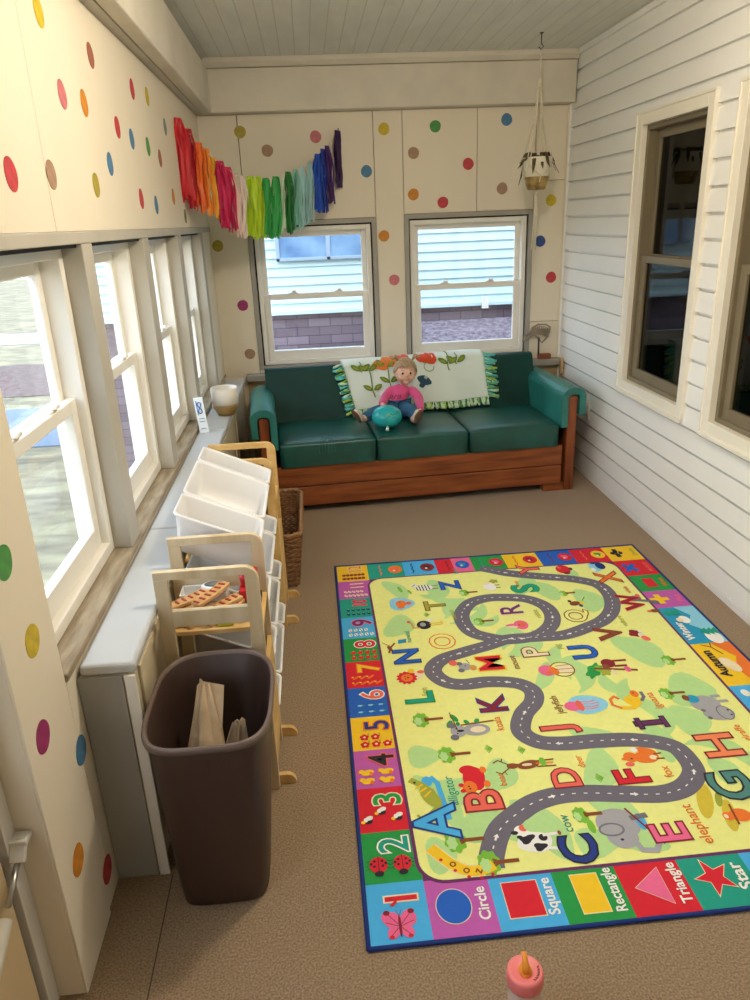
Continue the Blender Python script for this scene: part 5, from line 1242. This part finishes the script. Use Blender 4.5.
# winter
flat([(1.43, 1.12), (1.487, 1.12), (1.487, 1.405), (1.40, 1.405), (1.44, 1.33), (1.40, 1.26), (1.45, 1.20)], 5, 'paleblue'); blob(1.45, 1.16, 0, 0, .05, .03, 'white', 6); blob(1.40, 1.30, 0, 0, .030, .022, 'white', 6); blob(1.38, 1.30, 0, 0, .016, .014, 'cream', 6.5)
for x, y in ((1.36, 1.36), (1.44, 1.20)):
    for q in range(3): flat([(x - .03 + .02*q, y), (x + .005 + .02*q, y - .028), (x + .005 + .02*q, y + .028)], 7 + .2*q, 'teal')
text('Winter', 1.36, 1.215, .031, 'white', 8, .03)
flat([(1.44, .845), (1.487, .845), (1.487, 1.12), (1.41, 1.12), (1.46, 1.02), (1.42, .94)], 5, 'orange'); blob(1.41, .97, 0, 0, .05, .025, 'cream', 5.5, .3)
stroke(1.40, 1.09, [(-.05, -.02), (0, 0), (.02, .03)], .005, 'brown', 6); stroke(1.40, 1.09, [(0, 0), (.03, -.01)], .004, 'brown', 6); blob(1.47, .90, 0, 0, .02, .015, 'red', 6)
text('Autumn', 1.365, .985, .036, 'ink', 8, .03)
blob(1.40, .75, 0, 0, .06, .03, 'teal', 5); blob(1.37, .80, 0, 0, .02, .015, 'white', 5.5); blob(1.42, .66, 0, 0, .05, .04, 'cyan', 5)
blob(1.42, .40, 0, 0, .08, .05, 'lightgreen', 5)
# trees
def tree(x, y, r):
    r *= .70
    blob(x, y, 0, .01, r * .75, r * .55, 'treegreen', 7, 0, .09, 8, 48); blob(x, y, -.12*r, .02, r * .42, r * .26, 'lightgreen', 7.4, 0, .12, 6, 30)
    stroke(x, y, [(0, -.1*r), (0, -1.25*r)], .012, 'brown', 8); stroke(x, y, [(0, -.35*r), (.18*r, -.05*r)], .006, 'brown', 8.2); stroke(x, y, [(0, -.45*r), (-.2*r, -.1*r)], .006, 'brown', 8.4)
for x, y, r in TREES: tree(x, y, r)
def tuft(x, y):
    for a in range(-3, 4): stroke(x, y, [(0, -.01), (a*.006, .014 - abs(a)*.003)], .003, 'treegreen', 6)
A = ANIM
A['fox'] = (A['fox'][0], A['fox'][1] - .035)
for k in ('grass1', 'grass2', 'grass3', 'grass4', 'grass5'): tuft(*A[k])
# animals: simple printed figures built from ovals and strokes
def many(key, items, l=7):
    x, y = A[key]
    for i, it in enumerate(items):
        if it[0] == 'b': _, r, u, a, b, c = it[:6]; blob(x, y, r, u, a, b, c, l + .12 * i, *(it[6:] if len(it) > 6 else ()))
        else: _, pts, w_, c = it; stroke(x, y, pts, w_, c, l + .12 * i)
many('alligator', [('s', [(-.09, -.055), (-.02, -.05), (.05, -.045), (.075, -.03)], .016, 'sky'), ('b', .06, -.015, .022, .016, 'sky'), ('s', [(-.075, -.005), (-.05, -.03), (-.02, -.035), (.02, -.02), (.05, .005), (.07, .03)], .022, 'olive'), ('b', .0, -.012, .045, .020, 'olive', .35),
  ('s', [(-.075, -.005), (-.085, .02), (-.07, .03)], .008, 'olive'), ('s', [(.02, -.02), (.0, .0)], .006, 'yellow'), ('s', [(.035, -.01), (.02, .012)], .006, 'yellow'), ('s', [(.05, .0), (.035, .022)], .006, 'yellow'), ('b', .06, .022, .004, .004, 'ink')])
many('bear', [('b', 0, 0, .052, .034, 'red', 0, .06, 4), ('b', -.038, .02, .026, .022, 'orange'), ('b', -.05, .042, .008, .008, 'red'), ('b', -.026, .044, .008, .008, 'red'), ('b', .035, .012, .020, .026, 'red'), ('b', -.03, -.034, .014, .010, 'orange'), ('b', .03, -.034, .014, .010, 'orange'), ('b', -.044, .02, .003, .003, 'ink'), ('b', -.034, .022, .003, .003, 'ink')])
many('deer', [('b', .0, -.005, .018, .036, 'brown', .2), ('b', .0, .045, .012, .018, 'brown'), ('s', [(.0, .02), (.002, .045)], .014, 'brown'), ('s', [(.006, .055), (.03, .085), (.02, .10)], .004, 'brown'), ('s', [(-.006, .055), (-.03, .085), (-.02, .10)], .004, 'brown'), ('s', [(.022, .075), (.035, .07)], .003, 'brown'), ('s', [(-.022, .075), (-.035, .07)], .003, 'brown'),
  ('s', [(.012, -.03), (.014, -.085)], .006, 'brown'), ('s', [(-.012, -.03), (-.014, -.085)], .006, 'brown'), ('s', [(.002, -.03), (.0, -.080)], .006, 'orange'), ('b', 0, .0, .006, .016, 'cream'), ('b', .006, -.05, .020, .010, 'treegreen')])
many('elephant', [('b', .03, .01, .055, .060, 'grey'), ('b', -.015, .015, .040, .042, 'grey'), ('b', .012, .035, .024, .036, 'darkgrey'), ('b', .012, .035, .018, .030, 'grey'), ('s', [(-.03, -.01), (-.065, -.02), (-.07, -.055), (-.05, -.07)], .016, 'grey'), ('b', .03, -.055, .030, .014, 'sky'), ('b', -.025, .02, .004, .005, 'ink'), ('s', [(.045, -.035), (.05, -.075)], .018, 'darkgrey'), ('s', [(.08, -.03), (-.05, -.085)], .006, 'maroon'), ('b', .03, .085, .025, .010, 'treegreen')])
many('fox', [('b', 0, -.01, .026, .040, 'orange'), ('b', .006, .036, .022, .022, 'orange'), ('b', .0, .055, .007, .012, 'orange'), ('b', -.024, .05, .010, .014, 'salmon'), ('b', .028, -.02, .014, .032, 'orange', -.4), ('b', .036, .014, .010, .012, 'white'), ('b', -.004, -.032, .010, .012, 'cream'), ('b', -.002, .036, .003, .004, 'ink'), ('s', [(.01, -.04), (.012, -.062)], .006, 'brown'), ('s', [(-.01, -.04), (-.012, -.062)], .006, 'brown')])
many('cow', [('b', .0, .0, .036, .048, 'white', 0, .05, 4), ('b', .012, .018, .014, .022, 'ink', .4, .2, 3), ('b', -.018, -.010, .013, .018, 'ink', .2, .2, 3), ('b', .012, -.026, .012, .012, 'ink'), ('b', .040, .026, .020, .020, 'white'), ('b', .050, .018, .012, .012, 'salmon'), ('b', .036, .046, .007, .010, 'ink'), ('b', .02, .036, .006, .008, 'ink'),
  ('s', [(-.025, -.03), (-.03, -.07)], .010, 'white'), ('s', [(.02, -.03), (.022, -.072)], .010, 'white'), ('b', -.03, -.072, .008, .005, 'brown'), ('b', .022, -.074, .008, .005, 'brown'), ('b', .056, -.012, .024, .028, 'lightgreen')], 6.5)
many('koala', [('b', 0, -.045, .030, .045, 'grey'), ('b', 0, .015, .030, .026, 'grey'), ('b', .030, .032, .014, .014, 'darkgrey'), ('b', -.030, .032, .014, .014, 'darkgrey'), ('b', 0, .008, .006, .012, 'ink'), ('b', .012, .02, .003, .003, 'ink'), ('b', -.012, .02, .003, .003, 'ink'), ('b', 0, -.05, .016, .026, 'cream'), ('s', [(.038, -.11), (.028, .0)], .007, 'brown'), ('b', .042, -.02, .012, .008, 'green', .5), ('b', .044, -.055, .012, .008, 'green', -.5), ('b', .036, .01, .010, .007, 'green')])
many('lion', [('b', .010, -.030, .026, .034, 'cream'), ('b', 0, 0, .038, .036, 'red', 0, .10, 12, 60), ('b', 0, 0, .024, .022, 'orange'), ('b', .008, .006, .003, .003, 'ink'), ('b', -.008, .006, .003, .003, 'ink'), ('b', 0, -.004, .005, .004, 'maroon'), ('b', .03, -.055, .010, .014, 'salmon'), ('b', .040, -.02, .014, .012, 'yellow')])
many('hippo', [('b', .025, .01, .045, .050, 'grey'), ('b', -.030, -.008, .036, .052, 'grey'), ('b', -.030, -.030, .038, .026, 'darkgrey'), ('b', -.030, -.030, .034, .022, 'grey'), ('b', -.018, -.045, .004, .004, 'ink'), ('b', -.042, -.045, .004, .004, 'ink'), ('b', .055, .040, .022, .022, 'cyan'), ('b', .064, .06, .016, .012, 'brown'), ('s', [(.03, -.04), (.03, -.068)], .014, 'grey'), ('s', [(.06, -.03), (.06, -.055)], .014, 'grey'), ('b', -.01, .035, .008, .008, 'darkgrey'), ('b', -.05, .032, .008, .008, 'darkgrey')])
many('iguana', [('s', [(-.04, .04), (-.045, .0), (-.025, -.03), (0, -.035), (.03, -.02)], .016, 'yellow'), ('s', [(-.04, .04), (-.02, .062), (.01, .058), (.025, .04), (.01, .03)], .010, 'orange'), ('b', -.01, -.01, .030, .022, 'yellow', .5), ('b', .03, -.035, .020, .014, 'orange'), ('s', [(-.01, -.045), (.01, -.06), (.035, -.06)], .012, 'darkgrey'), ('b', .034, -.032, .003, .003, 'ink')])
many('jellyfish', [('b', 0, -.02, .052, .068, 'paleblue', 0, .05, 3), ('b', -.004, .032, .026, .030, 'pink'), ('b', -.004, .008, .030, .012, 'salmon'), ('s', [(.016, .0), (.012, -.03), (.02, -.05)], .004, 'pink'), ('s', [(.004, .0), (.0, -.035), (.006, -.06)], .004, 'pink'), ('s', [(-.010, .0), (-.016, -.03), (-.008, -.055)], .004, 'pink'), ('s', [(-.022, .0), (-.026, -.03), (-.02, -.048)], .004, 'pink')])
many('pig', [('b', .0, -.035, .048, .046, 'brown'), ('b', .0, -.035, .043, .041, 'lemon'), ('b', .0, -.045, .032, .030, 'cream'), ('b', .0, .022, .034, .032, 'pink'), ('b', -.006, -.002, .026, .016, 'orange', .3), ('b', -.014, .022, .012, .010, 'salmon'), ('s', [(.0, -.01), (.0, -.078)], .003, 'brown'), ('s', [(.022, -.016), (.026, -.066)], .003, 'brown'), ('s', [(-.022, -.016), (-.026, -.066)], .003, 'brown')])
many('mouse', [('b', 0, 0, .024, .024, 'grey'), ('b', -.01, -.028, .018, .014, 'tan'), ('b', .022, .018, .012, .012, 'darkgrey'), ('b', -.022, .018, .012, .012, 'darkgrey'), ('b', .030, .040, .018, .016, 'salmon'), ('b', .006, -.002, .003, .003, 'ink'), ('s', [(.02, -.02), (.045, -.012)], .003, 'darkgrey')])
many('apple', [('b', 0, 0, .044, .034, 'red'), ('b', .02, .014, .012, .008, 'salmon', .4), ('b', -.04, -.006, .012, .016, 'maroon'), ('b', .0, -.036, .014, .008, 'ink')])
many('whale', [('b', .01, 0, .045, .030, 'paleblue', 0, .1, 3), ('b', .022, -.028, .036, .022, 'deepblue'), ('b', .056, -.006, .012, .016, 'deepblue'), ('b', -.012, .016, .020, .010, 'white')])
many('zebra', [('b', 0, 0, .028, .042, 'white'), ('s', [(-.022, .03), (.02, .036)], .005, 'ink'), ('s', [(-.026, .018), (.024, .022)], .005, 'ink'), ('s', [(-.028, .004), (.026, .008)], .005, 'ink'), ('s', [(-.026, -.010), (.026, -.006)], .005, 'ink'), ('s', [(-.02, -.024), (.022, -.02)], .005, 'ink'), ('b', .028, .042, .020, .012, 'white', .5), ('s', [(.02, .05), (.036, .038)], .004, 'ink'), ('s', [(-.012, -.038), (-.014, -.062)], .005, 'ink'), ('s', [(.012, -.038), (.014, -.062)], .005, 'darkgrey'), ('b', -.03, .07, .020, .006, 'treegreen', .3), ('b', .0, .11, .03, .008, 'treegreen', .2)])
many('goldfish', [('b', 0, .0, .056, .056, 'paleblue', 0, .10, 3), ('b', 0, 0, .030, .024, 'orange'), ('b', .0, -.034, .016, .012, 'salmon'), ('b', -.032, .004, .010, .016, 'orange'), ('b', .014, .004, .003, .003, 'ink')])
many('ostrich', [('b', 0, 0, .034, .030, 'ink'), ('b', .004, .004, .016, .012, 'grey'), ('s', [(-.018, .020), (-.02, .045), (.02, .050), (.03, .058)], .008, 'tan'), ('b', .032, .06, .010, .008, 'salmon'), ('s', [(.006, -.026), (.010, -.07), (.022, -.078)], .006, 'yellow'), ('s', [(-.008, -.026), (-.006, -.072), (.006, -.08)], .006, 'yellow'), ('b', .035, -.03, .012, .014, 'white')])
many('rabbit', [('b', 0, 0, .036, .030, 'pink'), ('b', .004, -.004, .022, .018, 'salmon'), ('b', .006, .040, .008, .024, 'pink', .1), ('b', -.012, .040, .008, .024, 'cream', -.1), ('b', .0, .008, .003, .003, 'ink')])
many('sheep', [('b', 0, 0, .036, .030, 'white', 0, .1, 8, 48), ('b', .034, .008, .014, .014, 'cream'), ('b', .05, -.028, .018, .020, 'olive', 0, .2, 5), ('s', [(-.012, -.026), (-.012, -.046)], .005, 'ink'), ('s', [(.012, -.026), (.012, -.046)], .005, 'ink')])
many('turtle', [('b', 0, .01, .018, .024, 'brown', .4), ('b', .0, -.022, .014, .010, 'yellow'), ('b', .022, .026, .010, .008, 'ink'), ('b', .036, -.03, .022, .014, 'lightgreen'), ('s', [(.02, -.03), (.05, -.05)], .004, 'green'), ('b', -.022, -.01, .012, .008, 'navy')])
many('vulture', [('b', .006, .006, .026, .026, 'maroon', 0, .15, 4), ('b', -.012, -.014, .020, .014, 'cream'), ('b', -.036, -.020, .020, .014, 'salmon', .4), ('b', .018, -.018, .010, .008, 'white')])
many('bush', [('b', .02, .0, .050, .024, 'green', -.6, .14, 6, 42), ('b', .01, -.040, .028, .020, 'olive', -.5, .2, 5), ('b', .03, -.02, .020, .014, 'treegreen')])
many('sloth', [('b', .006, .02, .028, .026, 'maroon'), ('s', [(-.015, .0), (-.016, -.04)], .012, 'maroon'), ('s', [(.018, .0), (.018, -.05)], .012, 'maroon'), ('b', -.014, .036, .016, .014, 'brown'), ('s', [(-.05, -.066), (-.02, .08)], .012, 'brown'), ('b', -.040, -.036, .018, .012, 'pink'), ('b', -.052, .02, .016, .010, 'cream')])
many('cat', [('s', [(-.02, .06), (.0, .02), (-.006, -.02), (-.02, -.06), (-.03, -.08)], .020, 'darkgrey'), ('b', -.034, -.085, .018, .016, 'darkgrey'), ('b', .01, -.01, .024, .032, 'darkgrey', .3), ('b', .034, -.034, .014, .010, 'salmon')])
many('tiger', [('b', 0, 0, .024, .030, 'orange'), ('b', .0, .035, .016, .014, 'orange'), ('s', [(0, -.03), (.02, -.06), (-.01, -.08)], .006, 'brown'), ('s', [(.04, .01), (-.03, .02)], .006, 'brown'), ('b', .0, .04, .008, .006, 'cream')])
many('branch', [('b', .02, .0, .022, .010, 'green', .4), ('b', -.01, .02, .020, .010, 'green', -.4), ('s', [(-.04, 0), (.05, .01)], .004, 'brown')])
many('narwhal', [('s', [(-.045, .04), (-.01, .03), (.02, .012)], .008, 'brown'), ('b', -.016, .034, .020, .008, 'brown', .3), ('s', [(-.0, .03), (.03, .06)], .003, 'brown'), ('b', .03, -.02, .014, .020, 'cyan', .4, .2, 4)])
many('savanna', [('b', 0, .02, .070, .022, 'sand', -.4), ('b', -.06, -.02, .060, .018, 'sand', -.3), ('b', .0, -.02, .03, .010, 'olive', -.4)], 4.6)
many('meerkat', [('b', 0, 0, .014, .020, 'brown'), ('b', .0, .024, .009, .009, 'salmon')])
# zoo sign: a bent orange board with dark letters
zx, zy = A['zoo']; P_ = [(zx - .075 + .155 * t, zy + .055 - .075 * t - .045 * math.sin(PI * t)) for t in [k / 10 for k in range(11)]]
Pz = [Vector(p) for p in P_]; ribbon(Pz, .038, 7, 'cream'); ribbon(Pz, .032, 7.3, 'yellow'); ribbon(Pz, .034, 7.5, 'orange') if False else None
for s_, i, r_ in (('z', 7.2, -.5), ('o', 5, -.8), ('o', 3, -1.0)):
    j = int(i); text(s_, Pz[j].x + .002, Pz[j].y, .024, 'brown', 8, .02, 1.0, r_)
for i in (1, 3, 5, 7, 9): blob(Pz[i].x, Pz[i].y, -.022, -.006, .005, .005, 'red', 8, n=8)
# letters and words
EDGE = {}
for (s_, x, y, h, c, e) in LETTERS:
    letter(s_, x, y, h * .95, c, e, 1.03, l=9)
    if s_ == 'I':
        for e_ in (-1, 1): rect(x + e_ * h * .40 - .010, x + e_ * h * .40 + .010, y - .030, y + .030, 9.6, 'ink'); rect(x + e_ * h * .40 - .006, x + e_ * h * .40 + .006, y - .026, y + .026, 10, 'purple')
for (s_, x, y, h, c) in WORDS: text(s_, x, y, h * .62, c, 8.5, .008, .92)
PM.build('printed_top', RMATS, rug)
bs = MB().box(0.004, RWD - .004, 0.004, RLN - .004, 0.0005, RT - .0001); bs.build('backing', RMATS[RK.index('navy')], rug)
mb = MB(); ring_ = [(0, 0), (RWD, 0), (RWD, RLN), (0, RLN)]
for i in range(4):
    a, b = ring_[i], ring_[(i+1) % 4]; n_ = 24
    mb.tube([(a[0] + (b[0]-a[0])*k/n_, a[1] + (b[1]-a[1])*k/n_, .0055 + .0007*math.sin(k*1.3)) for k in range(n_+1)], .0055, 8)
mb.build('bound_edge', RMATS[RK.index('deepblue')], rug)

for o in list(bpy.data.objects):
    if '_world' in o: del o['_world']
